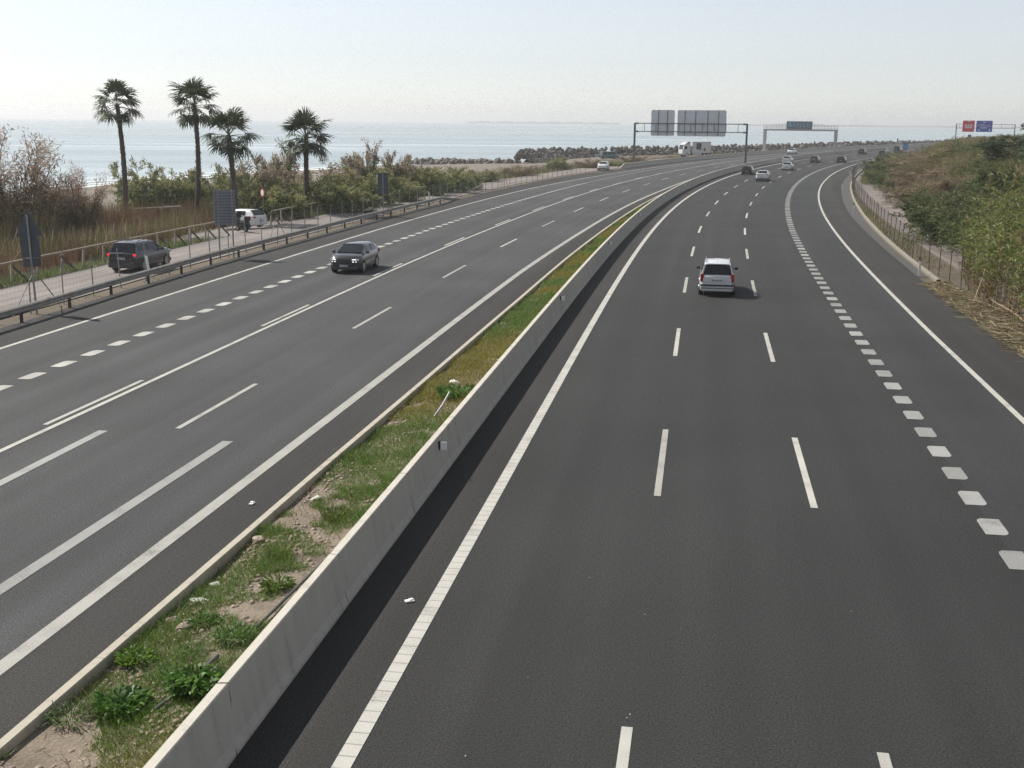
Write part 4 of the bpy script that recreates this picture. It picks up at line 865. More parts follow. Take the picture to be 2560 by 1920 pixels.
car('hatchback_car', 'white car facing the camera at the start of the outer concrete barrier', 'car', on_road(206, -24.2, 2.0), hd(206) + math.pi - .12, 4.2, 1.78, 1.50, C_WHITE, P_SUV, .32, group='vehicles by the service road')
car('passenger_van', 'dark teal van parked in front of the rock revetment', 'van', np.array([23.2, 294.5, -.45]), R_(72), 4.6, 1.85, 1.85, C_TEAL, P_VAN, .33, group='vehicles by the service road')
def truck():
    P = (47.2, 302.5, -.02); r = empty('box_truck', P, R_(108)); tag(r, 'white articulated lorry with black window print passing behind the outer barrier', 'truck', 'vehicles by the service road')
    TW = pm('truck_white', (.46, .46, .47), .4, 0, .08, .6)
    cab = B().prism([(6.0, .55), (6.25, .9), (6.2, 1.9), (5.75, 3.1), (4.9, 3.75), (4.15, 3.8), (4.1, .55)], 0, -1.2, 1.2).build('cab', TW, r, bevel=.05)
    B().prism([(6.215, 1.95), (5.77, 3.05), (5.74, 3.05), (6.18, 1.95)], 0, -1.05, 1.05).build('windscreen', GLASS, r)
    for s in (-1, 1):
        B().prism([(5.95, 1.95), (5.6, 2.75), (5.0, 2.75), (5.0, 2.05), (5.5, 1.95)], 0, s * 1.2, s * 1.215).build('side_window', GLASS, r)
        B().prism([(4.95, 3.35), (4.2, 3.45), (4.2, 3.7), (4.8, 3.65)], 0, s * 1.2, s * 1.215).build('roof_vent', BLACK, r)
        B().box((s * 1.38, 6.0, 2.3), (.22, .12, .7)).build('mirror', WHITE, r)
        B().box((s * .9, 6.22, .95), (.35, .1, .2)).build('headlamp', HEADL, r)
        B().prism([(2.5, 1.95), (2.5, 3.45), (1.1, 3.45), (1.2, 1.75), (1.9, 1.95)], 0, s * 1.26, s * 1.268).build('window_print', BLACK, r)
        B().prism([(.2 + .3 * math.cos(a), 1.9 + .45 * math.sin(a)) for a in np.linspace(0, 6.28, 12)[:-1]], 0, s * 1.26, s * 1.268).build('emblem', GREYTRIM, r)
        for y in (5.0, .2, -.95):
            wh = empty('wheel', (s * 1.05, y, .5)); wh.parent = r; B().tube((-.15, 0, 0), (.15, 0, 0), .5, .5, 18).build('tyre', TYRE, wh, True); B().tube((s * .14, 0, 0), (s * .165, 0, 0), .28, .26, 12).build('rim', RIM, wh)
    B().box((0, 1.0, 2.45), (2.52, 5.0, 2.75)).build('cargo_box', TW, r, bevel=.03); B().box((0, 1.6, .8), (1.1, 7.0, .3)).build('chassis', GREYTRIM, r)
    B().box((0, 2.2, .75), (2.4, 2.4, .5)).build('side_skirt', TW, r)
truck()
def motorbike():
    r = empty('motor_scooter', (-20.75, 91.2, -.02), R_(40)); tag(r, 'dark motor scooter with top box parked in front of the white hatchback', 'motor scooter', 'vehicles by the service road')
    for y in (-.62, .66):
        wh = empty('wheel', (0, y, .28)); wh.parent = r; B().tube((-.06, 0, 0), (.06, 0, 0), .28, .28, 18).build('tyre', TYRE, wh, True); B().tube((-.065, 0, 0), (.065, 0, 0), .15, .15, 12).build('rim', RIM, wh)
    B().prism([(-.95, .55), (-.7, .78), (-.15, .78), (.05, .45), (.35, .42), (.5, .95), (.62, 1.0), (.6, .45), (.3, .28), (-.3, .28), (-.7, .38)], 0, -.17, .17).build('fairing', C_BLK, r, bevel=.04)
    B().box((0, -.42, .82), (.3, .75, .1)).build('seat', GREYTRIM, r, bevel=.03); B().box((0, -.92, 1.05), (.42, .38, .34)).build('top_box', C_BLK, r, bevel=.05)
    B().tube((0, .66, .3), (0, .45, 1.1), .03, .03, 8).build('fork', GREYTRIM, r); B().tube((-.36, .42, 1.12), (.36, .42, 1.12), .018, .018, 6).build('handlebar', BLACK, r)
    B().prism([(.5, 1.0), (.46, 1.45), (.44, 1.45), (.47, 1.0)], 0, -.2, .2).build('windshield', GLASS, r)
    for s in (-1, 1): B().box((s * .38, .5, 1.26), (.12, .03, .08)).build('mirror', BLACK, r)
motorbike()
# ------------------------------------------------------------------ palms
def frond_mesh(name, seed, mat):
    rng = np.random.default_rng(seed); V = []; F = []; C = []; pet = (.85, 1.1, 1.25, .95, 1.05)[seed % 5]; n = 22; Rr = .95 + .06 * (seed % 3)
    b = B().path([(0, 0, 0), (0, pet * .5, .05), (0, pet, .0)], [.028, .02, .014], 5); V += b.v; F += b.f; C += [(.10, .12, .05)] * len(b.v)
    for k in range(n):
        a = R_(-108 + 216 * k / (n - 1)) + rng.normal(0, .03); ln = Rr * (1 - .22 * abs(math.sin(a / 2)) + rng.normal(0, .05)); dr = np.array([math.sin(a), math.cos(a), 0.0]); sd_ = np.array([math.cos(a), -math.sin(a), 0.0])
        fold = .05 * (-1) ** k; droop = .12 + .7 * rng.random(); j = len(V); w0 = .048
        for q, (s, w) in enumerate(((.06, .02), (.45, w0), (.75, .032), (1.0, .006))):
            p_ = np.array([0, pet, 0]) + dr * ln * s * (1 if q < 3 else .92) + np.array([0, 0, fold * (s < .6) - droop * max(0, s - .42) ** 1.6 - .12 * s * s])
            V += [tuple(p_ - sd_ * w), tuple(p_ + sd_ * w)]; c = np.array([.045, .068, .026]) * (1 + rng.normal(0, .15)); c = c * (1 - .0) + (np.array([.12, .11, .05]) - c) * (s > .9) * .5; C += [tuple(c)] * 2
        for q in range(3): F.append((j + 2 * q, j + 2 * q + 1, j + 2 * q + 3, j + 2 * q + 2))
    return mesh(name, V, F, mat, col=np.array(C))
PALM = leafmat('palm_leaf', .5, .25, .2); FR = [frond_mesh('frond', 100 + k, PALM) for k in range(5)]
def palm(hub, base, size, nf, label, seed):
    rnd = random.Random(seed); hub = np.array(hub); base = np.array(base); r = empty('palm_tree', tuple(base)); tag(r, label, 'palm tree', 'palms behind the service road')
    d = hub - base; H_ = np.linalg.norm(d); pts = []; rad = []; N = 46
    bend = np.array([rnd.gauss(0, .12), rnd.gauss(0, .12), 0]) 
    for i in range(N + 1):
        f = i / N; pts.append(tuple(d * f + bend * math.sin(math.pi * f))); rad.append((.245 - .07 * f + .12 * max(0, .08 - f) * 8) * (1 + .10 * (i % 2) + rnd.gauss(0, .03)))
    b = B().path(pts, rad, 12)
    for i in range(170):   # leaf-base stubs
        f = rnd.random() ** .8; p_ = d * f + bend * math.sin(math.pi * f); a = rnd.random() * 6.28; rr_2 = .24 - .07 * f; e = np.array([math.cos(a), math.sin(a), 0])
        b.tube(p_ + e * rr_2 * .9, p_ + e * (rr_2 + .10) + np.array([0, 0, .13]), .035, .01, 3, False)
    b.build('trunk', PALMBARK, r, True, 60)
    for k in range(nf):
        f = (k + .5) / nf; el = R_(86 - 132 * f + rnd.gauss(0, 8)); az = k * 2.39996 + rnd.gauss(0, .15); s = size * (1.0 + rnd.gauss(0, .07)) * (.92 if f < .2 else 1.0)
        o = add('frond', FR[rnd.randrange(5)], r); o.location = tuple(d + np.array([0, 0, .12 - .35 * f])); o.rotation_mode = 'YXZ'
        Mx = Matrix.Rotation(az, 4, 'Z') @ Matrix.Rotation(el, 4, 'X') @ Matrix.Rotation(rnd.gauss(0, .25), 4, 'Y')
        o.rotation_mode = 'XYZ'; o.rotation_euler = Mx.to_euler(); o.scale = (s, s, s)
    for k in range(3):     # dead skirt
        az = rnd.random() * 6.28; o = add('dead_frond', FRD, r); o.location = tuple(d + np.array([0, 0, -.45 - .3 * rnd.random()])); o.rotation_euler = (Matrix.Rotation(az, 4, 'Z') @ Matrix.Rotation(R_(-80 + rnd.gauss(0, 8)), 4, 'X')).to_euler(); s = size * .5; o.scale = (s * .7, s, s)
DEADM = leafmat('dead_palm_leaf', .8, .15, .1); FRD = frond_mesh('dead_frond', 200, DEADM)
ca = FRD.color_attributes['tint']; ca.data.foreach_set('color', np.tile(np.array([.075, .055, .035, 1], dtype=np.float32), len(FRD.vertices)))
palm((-36.5, 112, 9.55), (-36.35, 112, -.9), 1.34, 22, 'tallest palm with slender trunk and open crown, leftmost of the four', 1)
palm((-29.4, 112, 9.6), (-29.7, 112, -.8), 1.38, 25, 'tall palm with a full crown, second from the left', 2)
palm((-23.55, 100, 7.1), (-23.15, 100, -.5), 1.24, 27, 'shorter palm just right of the ribbed sign, third from the left', 3)
palm((-18.9, 110, 6.85), (-19.05, 110, -.4), 1.38, 29, 'squat dense palm on the right of the palm group', 4)
for k, (A_, C_, z, r_, m_, lab) in enumerate([((-31.5, 99.5), (-28.2, 101.5), 1.0, .09, WOOD, 'broken grey wooden rail in the reeds below the tallest palm')]):
    rr5 = empty('broken_rail', (A_[0], A_[1], 0)); tag(rr5, lab, 'rail'); d_ = (C_[0] - A_[0], C_[1] - A_[1])
    B().tube((0, 0, z), (d_[0], d_[1], z + .1), r_, r_, 7).build('rail', m_, rr5, True)
    for f in (.1, .5, .9): B().tube((d_[0] * f, d_[1] * f, -.6), (d_[0] * f + .1, d_[1] * f, z), .05, .05, 6).build('post', WOODD, rr5, True)
# ------------------------------------------------------------------ shrubs
def shrub_meshes(seed, h=1.0, r=.6, nst=9, nsub=10, nl=46, ll=.07, lw=.016, pal_lo=None, pal_hi=None, spread=.9, upness=.8, base_fill=True):
    rng = np.random.default_rng(seed); b = B(); Ps = []; Ds = []; hs = []
    for i in range(nst):
        az = 2 * np.pi * i / nst + rng.normal(0, .35); out = r * spread * (.25 + .75 * rng.random()); top = h * (.62 + .38 * rng.random()) * (1.0 if i % 3 else .75)
        p0 = np.array([rng.normal(0, .06) * r, rng.normal(0, .06) * r, 0]); p3 = np.array([math.cos(az) * out, math.sin(az) * out, top]); pm_ = p0 * .5 + p3 * .5 + np.array([math.cos(az), math.sin(az), 0]) * out * .18 + rng.normal(0, .03, 3)
        q = [p0, (p0 + pm_) / 2 + rng.normal(0, .015, 3), pm_, (pm_ + p3) / 2 + rng.normal(0, .015, 3), p3]; b.path(q, [.013 * h, .010 * h, .008 * h, .005 * h, .002 * h], 4)
        A = np.array(q)
        for j in range(nsub):
            f = .18 + .82 * (j + rng.random()) / nsub; k = min(3, int(f * 4)); p = A[k] + (A[k + 1] - A[k]) * (f * 4 - k)
            dv = unit(rng.normal(0, .65, 3) + np.array([math.cos(az) * .4, math.sin(az) * .4, upness])); ln = (.16 + .14 * rng.random()) * h * (.8 if f > .9 else 1); e = p + dv * ln
            b.path([p, p + dv * ln * .5 + rng.normal(0, .012, 3), e], [.004 * h, .003 * h, .001 * h], 3)
            s = .15 + .95 * rng.random(nl); P = p + dv * ln * s[:, None] + rng.normal(0, .028 * h, (nl, 3)); Ps.append(P); Ds.append(dv * .8 + rng.normal(0, .55, (nl, 3)) + np.array([0, 0, .25])); hs.append(np.full(nl, rng.random()))
    if base_fill:
        nb_ = int(nst * nsub * nl * .35); a = rng.random(nb_) * 6.283; rr3 = r * .85 * np.sqrt(rng.random(nb_)); P = np.stack([np.cos(a) * rr3, np.sin(a) * rr3, h * .5 * rng.random(nb_) ** 1.1], -1); Ps.append(P); Ds.append(rng.normal(0, .6, (nb_, 3)) + np.array([0, 0, .5])); hs.append(np.repeat(rng.random(nb_ // 40 + 1), 40)[:nb_])
    P = np.concatenate(Ps); D = np.concatenate(Ds); hv = np.concatenate(hs); n = len(P)
    V, F = leaves(P, D, ll * h * (.6 + .8 * rng.random(n)), lw * h * (.7 + .6 * rng.random(n)), .1, .3, rng)
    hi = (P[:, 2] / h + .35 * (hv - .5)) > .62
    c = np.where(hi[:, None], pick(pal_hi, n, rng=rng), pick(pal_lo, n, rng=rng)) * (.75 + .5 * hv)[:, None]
    return mesh('branches', b.v, b.f, BARK), mesh('foliage', V, F, LEAF, col=np.repeat(c, 6, 0))
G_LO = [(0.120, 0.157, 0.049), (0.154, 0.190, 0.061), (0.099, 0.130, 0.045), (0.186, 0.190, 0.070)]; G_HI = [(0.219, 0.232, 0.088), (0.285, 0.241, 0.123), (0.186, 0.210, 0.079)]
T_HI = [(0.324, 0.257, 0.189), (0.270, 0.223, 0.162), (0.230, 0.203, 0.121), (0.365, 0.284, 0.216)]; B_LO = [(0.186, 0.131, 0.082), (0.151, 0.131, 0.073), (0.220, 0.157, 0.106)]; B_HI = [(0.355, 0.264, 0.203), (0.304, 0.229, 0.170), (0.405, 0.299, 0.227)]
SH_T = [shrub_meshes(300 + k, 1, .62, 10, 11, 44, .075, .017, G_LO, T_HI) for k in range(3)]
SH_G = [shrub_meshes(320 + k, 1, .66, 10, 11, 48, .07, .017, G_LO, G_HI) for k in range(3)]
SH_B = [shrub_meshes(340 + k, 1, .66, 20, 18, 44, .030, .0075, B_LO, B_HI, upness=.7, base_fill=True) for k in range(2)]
R_LO = [(0.085, 0.145, 0.034), (0.102, 0.170, 0.043), (0.068, 0.119, 0.034), (0.128, 0.178, 0.051)]; R_HI = [(0.119, 0.187, 0.048), (0.162, 0.204, 0.068), (0.102, 0.153, 0.051)]
R_LO = [(.085, .115, .040), (.10, .13, .048), (.07, .095, .035), (.115, .13, .05)]; R_HI = [(.115, .14, .05), (.145, .15, .065), (.10, .12, .05)]
SH_R = [shrub_meshes(360 + k, 1, .8, 12, 12, 56, .06, .017, R_LO, R_HI, upness=.6) for k in range(3)]
SH_D = [shrub_meshes(380 + k, 1, .85, 12, 11, 44, .065, .013, [(0.162, 0.121, 0.074), (0.135, 0.121, 0.061), (0.189, 0.135, 0.095)], [(0.230, 0.176, 0.115), (0.203, 0.162, 0.095), (0.257, 0.189, 0.135)], upness=.55) for k in range(2)]
SH_O = [shrub_meshes(395 + k, 1, .8, 13, 12, 56, .07, .024, [(0.046, 0.065, 0.029), (0.058, 0.078, 0.036)], [(0.065, 0.085, 0.039), (0.052, 0.072, 0.034)], upness=.5) for k in range(2)]
def shrub(kind, name, P, h, w, label, rot, cat='shrub', group=None):
    r = empty(name, tuple(P), rot); tag(r, label, cat, group); br, fo = kind
    for nm, me in (('branches', br), ('foliage', fo)): o = add(nm, me, r); o.scale = (w / 1.25, w / 1.25, h)
LG = 'tamarisk shrubs between service road and beach'
def lg(x, y): # ground height at world x,y on the left
    d = np.hypot(X - x, Y - y); i = int(np.argmin(d)); o = -d[i] if x < X[i] else d[i]; return float(ground_z(T[i], o))
lab_n = iter(range(99))
LIST = [  # kind, x, y, top z, width, label
 (SH_B[0], -36.2, 85, 7.0, 8.8, 'big leafless pinkish brown tamarisk at the left edge of the picture'),
 (SH_B[1], -32.6, 89, 4.4, 4.6, 'small brown tamarisk spreading right of the big one at the left edge'),
 (SH_G[0], -36.0, 117, 3.9, 5.6, 'wispy green shrub right of the tallest palm trunk'),
 (SH_G[1], -33.2, 120, 3.2, 5.4, 'low green shrub between the two tall palms'),
 (SH_G[2], -29.9, 121, 3.9, 6.0, 'green shrub behind the trunk of the second palm'),
 (SH_G[0], -26.6, 112, 3.1, 4.8, 'dark green shrub left of the ribbed sign'),
 (SH_T[0], -25.8, 118, 4.5, 5.2, 'tan topped tamarisk behind the third palm'),
 (SH_T[1], -24.6, 123, 5.7, 4.6, 'tall pale feathery tamarisk right of the third palm crown'),
 (SH_G[1], -22.6, 107, 3.0, 5.2, 'dark green shrub behind the white hatchback'),
 (SH_T[2], -21.8, 118, 3.8, 5.0, 'tan and green tamarisk left of the squat palm'),
 (SH_G[2], -17.6, 112, 3.4, 5.4, 'dense green shrub in front of the squat palm trunk'),
 (SH_T[0], -18.2, 125, 4.2, 5.0, 'tan topped tamarisk right of the squat palm'),
 (SH_T[1], -17.2, 131, 5.7, 4.4, 'tall straw coloured tamarisk in the middle of the shrub row'),
 (SH_G[0], -14.2, 122, 3.5, 5.8, 'dark green shrub behind the plain grey sign'),
 (SH_T[2], -13.8, 140, 4.6, 3.9, 'slim straw coloured tamarisk beside the grey sign'),
 (SH_T[0], -12.2, 143, 4.0, 3.8, 'second slim straw coloured tamarisk right of the grey sign'),
 (SH_G[1], -10.2, 139, 3.1, 5.2, 'olive green shrub towards the right end of the row'),
 (SH_G[2], -8.0, 145, 3.1, 5.4, 'rounded green shrub near the right end of the row'),
 (SH_G[0], -6.2, 151, 2.3, 4.8, 'last low shrub at the right end of the row'),
 (SH_G[1], -20.2, 105.5, 2.6, 4.2, 'dark leafy shrub overhanging the fence right of the white hatchback'),
 (SH_G[2], -15.0, 112.5, 2.4, 4.4, 'low dark shrub along the fence left of the plain grey sign'),
 (SH_G[0], -11.6, 128, 2.2, 4.6, 'low green shrub along the fence right of the plain grey sign'),
 (SH_G[1], 8.0, 216, 2.2, 4.2, 'isolated dark bush left of the white car facing the camera'),
 (SH_G[2], -4.5, 172, 1.7, 5.0, 'low green bush in the grass beyond the fence end'),
 (SH_D[0], 1.0, 192, 1.5, 5.0, 'low brownish bush in the grass before the beach'),
 (SH_G[0], 19.5, 236, .9, 4.0, 'low bush behind the sloped end of the outer barrier'),
 (SH_D[1], 14.5, 226, 1.6, 5.0, 'dry brown bush by the start of the outer barrier'),
 (SH_D[0], 26.0, 258, 1.5, 6.0, 'dry scrub bush behind the outer barrier left of the gantry post'),
 (SH_G[1], -46.0, 122, 1.2, 5.5, 'dark low bush on the sand beyond the dry reeds')]
for k, (kd, x, y, zt, w, lab) in enumerate(LIST):
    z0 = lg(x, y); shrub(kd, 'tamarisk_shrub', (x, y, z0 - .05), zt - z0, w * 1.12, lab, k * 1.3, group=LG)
# right hillside bushes
def rg(t, o): return road(t, o, float(ground_z(t, o)) - .08)
RB = [(SH_R[0], 92, 22.3, 3.2, 6.5, 'large bright green bush leaning over the path behind the right fence'), (SH_R[1], 84, 23.4, 3.3, 6.3, 'green bush next to the cane stand'), (SH_R[2], 101, 23.6, 2.8, 6.0, 'green bush uphill of the large bright green one'),
      (SH_R[1], 110, 24.6, 2.2, 5.6, 'low green bush at the upper end of the path bend'), (SH_R[0], 76, 27.0, 3.6, 6.5, 'dark green bush behind the canes'), (SH_R[2], 160, 24.2, 2.0, 5.0, 'green bush at the far end of the grey path'),
      (SH_R[0], 176, 23.6, 1.9, 5.0, 'green bush against the far part of the right fence'), (SH_D[0], 128, 24.0, 1.9, 6.0, 'reddish brown dry bush beside the grey path'), (SH_D[1], 138, 25.5, 2.0, 6.5, 'dry brown bush uphill of the grey path'),
      (SH_D[0], 122, 27.5, 2.2, 7.0, 'dry brown bush on the middle of the slope'), (SH_D[1], 150, 27.0, 2.0, 7.0, 'tan dry bush higher on the slope'), (SH_R[1], 112, 29.0, 2.6, 6.5, 'olive bush in the middle of the slope'), (SH_R[2], 194, 24.5, 2.0, 5.5, 'green bush near the top left of the slope'),
      (SH_R[0], 224, 22.6, 2.2, 5.5, 'dark green bush where the slope meets the road bend'), (SH_R[1], 250, 22.0, 2.4, 6.0, 'dark bush beside the far cars at the road bend'), (SH_R[2], 285, 21.4, 2.4, 6.0, 'dark bush below the blue sign'),
      (SH_O[0], 128, 38.0, 3.8, 9.0, 'dark evergreen tree crown at the right edge of the skyline'), (SH_O[1], 140, 35.5, 2.9, 7.0, 'dark evergreen bush left of the skyline tree'), (SH_O[0], 112, 36.0, 2.6, 7.0, 'dark evergreen bush below the skyline tree'), (SH_O[1], 122, 41.5, 4.6, 8.0, 'tallest dark evergreen clump cut by the right picture edge')]
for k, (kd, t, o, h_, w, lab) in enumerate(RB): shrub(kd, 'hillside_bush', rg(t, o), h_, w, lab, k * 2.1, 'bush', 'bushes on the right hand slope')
rndb = random.Random(77); TV = []; TF = []; TC = []; tn = 0
LIGHT = [shrub_meshes(400, 1, .85, 9, 8, 22, .075, .022, R_LO, R_HI, upness=.5), shrub_meshes(401, 1, .85, 9, 8, 22, .075, .020, [(.16, .12, .075), (.14, .12, .06)], [(.22, .165, .11), (.25, .19, .13)], upness=.5), shrub_meshes(402, 1, .85, 9, 8, 22, .075, .020, [(.15, .14, .06), (.12, .12, .05)], [(.24, .21, .12), (.20, .18, .09)], upness=.6)]
for k in range(64):
    t = 78 + 195 * rndb.random() ** 1.1; o = 25.0 + 20 * rndb.random() ** 1.2; me = LIGHT[rndb.choice([0, 1, 1, 2])][1]; n_ = len(me.vertices)
    co = np.empty(n_ * 3); me.vertices.foreach_get('co', co); cc = np.empty(n_ * 4, dtype=np.float32); me.color_attributes['tint'].data.foreach_get('color', cc)
    ff = np.empty(len(me.loops), dtype=np.int32); me.loops.foreach_get('vertex_index', ff); a_ = rndb.random() * 6.28; w_ = 2.6 + 2.0 * rndb.random(); h_ = .9 + 1.1 * rndb.random()
    co = co.reshape(-1, 3) * np.array([w_, w_, h_]); co = np.stack([co[:, 0] * math.cos(a_) - co[:, 1] * math.sin(a_), co[:, 0] * math.sin(a_) + co[:, 1] * math.cos(a_), co[:, 2]], -1) + rg(t, o)
    TV.append(co); TF.append(ff.reshape(-1, 4) + tn); TC.append(cc.reshape(-1, 4)[:, :3] * rndb.uniform(.75, 1.2)); tn += n_
tag(mk('slope_thicket', np.concatenate(TV), np.concatenate(TF), LEAF, col=np.concatenate(TC)), 'tangled low olive and brown thicket over the right hand slope', 'thicket', kind='stuff')
# ------------------------------------------------------------------ reeds, dry grass, straw (uncountable)
def scatter(name, label, n, trange, orange, hgt, wid, lean, pals, wts, cat, seed, dens=None, patch=6.0, zoff=-.03, mat=None, tpow=1.0, bladed=True):
    rng = np.random.default_rng(seed); t = trange[0] + (trange[1] - trange[0]) * rng.random(n) ** tpow; o = orange[0] + (orange[1] - orange[0]) * rng.random(n)
    d = noise2(t + 200, o + 200, patch, seed)
    if dens is not None:
        m_ = rng.random(n) < dens(t, o, d); t, o, d = t[m_], o[m_], d[m_]; n = len(t)
    P = road(t, o, ground_z(t, o) + zoff); sel = noise2(t + 77, o + 300, patch * .8, seed + 5) + rng.normal(0, .10, n)
    idx = np.searchsorted(np.cumsum(wts)[:-1], sel.clip(0, .999)); c = np.array(pals)[idx] * (1 + rng.normal(0, .2, (n, 1))).clip(.45, 1.7)
    Hc = (hgt[0] + (hgt[1] - hgt[0]) * rng.random(n)) * (.55 + .9 * d)
    if bladed: V, F = blades(P, Hc, wid * (.6 + .8 * rng.random(n)), lean, rng); c = np.repeat(c, 3, 0)
    else: 
        V, F = leaves(P, np.stack([rng.normal(0, lean, n), rng.normal(0, lean, n), np.ones(n)], -1), Hc, wid * (.6 + .8 * rng.random(n)), .12, .4, rng); c = np.repeat(c, 6, 0)
    ob = mk(name, V, F, mat or DRYM, col=c); tag(ob, label, cat, kind='stuff'); return ob
RED = (.165, .092, .062); BRN = (.145, .10, .066); TAN = (.36, .28, .19); OLV = (.15, .15, .06); GRN = (.12, .165, .04)
scatter('dry_reeds', 'reddish brown dry reeds filling the ground left of the wooden fence', 42000, (36, 112), (-46, -32.6), (.7, 1.9), .055, .16, [RED, BRN, OLV, TAN, RED, GRN], [.20, .17, .22, .11, .12, .18], 'reeds', 31, lambda t, o, d: np.where(o > -33.4, .5, .95) * np.where(t > 86, .8, 1) * np.where((t > 80) & (t < 101) & (o > -35), 0, 1), 5, tpow=1)
scatter('dry_reeds', 'tall brown and olive reeds under the big tamarisk at the left edge', 16000, (58, 92), (-52, -40), (1.2, 2.9), .06, .16, [RED, OLV, BRN, OLV, TAN], [.25, .25, .2, .2, .1], 'reeds', 32, None, 5)
scatter('verge_grass', 'green grass verge along the foot of the wooden fences', 26000, (36, 140), (-32.6, -30.15), (.15, .5), .03, .35, [GRN, (.07, .12, .025), OLV], [.5, .3, .2], 'grass', 33, lambda t, o, d: (.5 + .5 * d) * np.where((t > 82) & (t < 99), 0, 1), 3, mat=GRASSM)
scatter('beach_scrub', 'low green and tan scrub between the fence and the beach', 42000, (96, 235), (-50, -30.6), (.2, .75), .09, .4, [GRN, OLV, TAN, (.12, .12, .05), BRN], [.3, .25, .15, .2, .1], 'scrub', 34, lambda t, o, d: np.clip((d - .3) * 3, 0, 1) * np.clip((o + 50) / 8, 0, 1), 5)
scatter('dune_plants', 'sparse pale plants on the sand behind the reeds', 9000, (90, 150), (-70, -46), (.15, .6), .08, .4, [TAN, BRN, OLV], [.5, .25, .25], 'plants', 35, lambda t, o, d: np.clip((d - .5) * 2.5, 0, 1), 7)
scatter('verge_scrub', 'tan dry grass strip behind the outer barrier', 14000, (212, 330), (-33, -21.5), (.2, .8), .10, .35, [TAN, BRN, OLV, (.2, .12, .08)], [.4, .25, .2, .15], 'scrub', 36, lambda t, o, d: np.where((o > FB(t) - 1.6), 0, np.clip((d - .25) * 3, 0, 1)) * ((o < -30.5) | (t < 240)), 6)
scatter('rail_weeds', 'sparse dry weeds under the crash barrier', 4200, (30, 128), (-25.2, -23.7), (.05, .22), .02, .5, [TAN, OLV, BRN], [.4, .3, .3], 'weeds', 37, lambda t, o, d: np.clip((d - .4) * 3, 0, 1), 4)
scatter('reed_plumes', 'pale tan plumes standing among the dry reeds', 2600, (40, 112), (-46, -33.5), (.9, 2.0), .045, .25, [TAN, (.34, .26, .19), (.26, .19, .13)], [.4, .3, .3], 'plumes', 47, lambda t, o, d: np.clip((d - .45) * 3, 0, 1), 4, bladed=False)
def hd_(t, o, d): return np.clip((o - 23.2) / 1.2, 0, 1) * .95 * np.where((t < 175), 1, np.clip((o - 20.5) / 2, 0, 1)) + np.where((t >= 175), .6, 0)
HPAL = [(.125, .14, .048), (.19, .155, .095), (.23, .19, .105), (.155, .155, .06), (.10, .13, .04), (.18, .17, .07)]
scatter('slope_scrub', 'mixed olive and brown dry scrub covering the right hand slope', 125000, (60, 330), (20.5, 48), (.3, 1.15), .10, .5, HPAL, [.22, .16, .14, .16, .16, .16], 'scrub', 38, hd_, 4.5, tpow=.9)
scatter('kerb_grass', 'yellow green grass strip between roadside kerb and fence', 6000, (74, 190), (17.9, 19.4), (.1, .4), .035, .4, [(.16, .17, .04), GRN, OLV], [.5, .3, .2], 'grass', 39, lambda t, o, d: np.where(o > REDGE(t) + 1.05 + .5 * sm((t - 75) / 60) - .15, .9, 0), 3, mat=GRASSM)
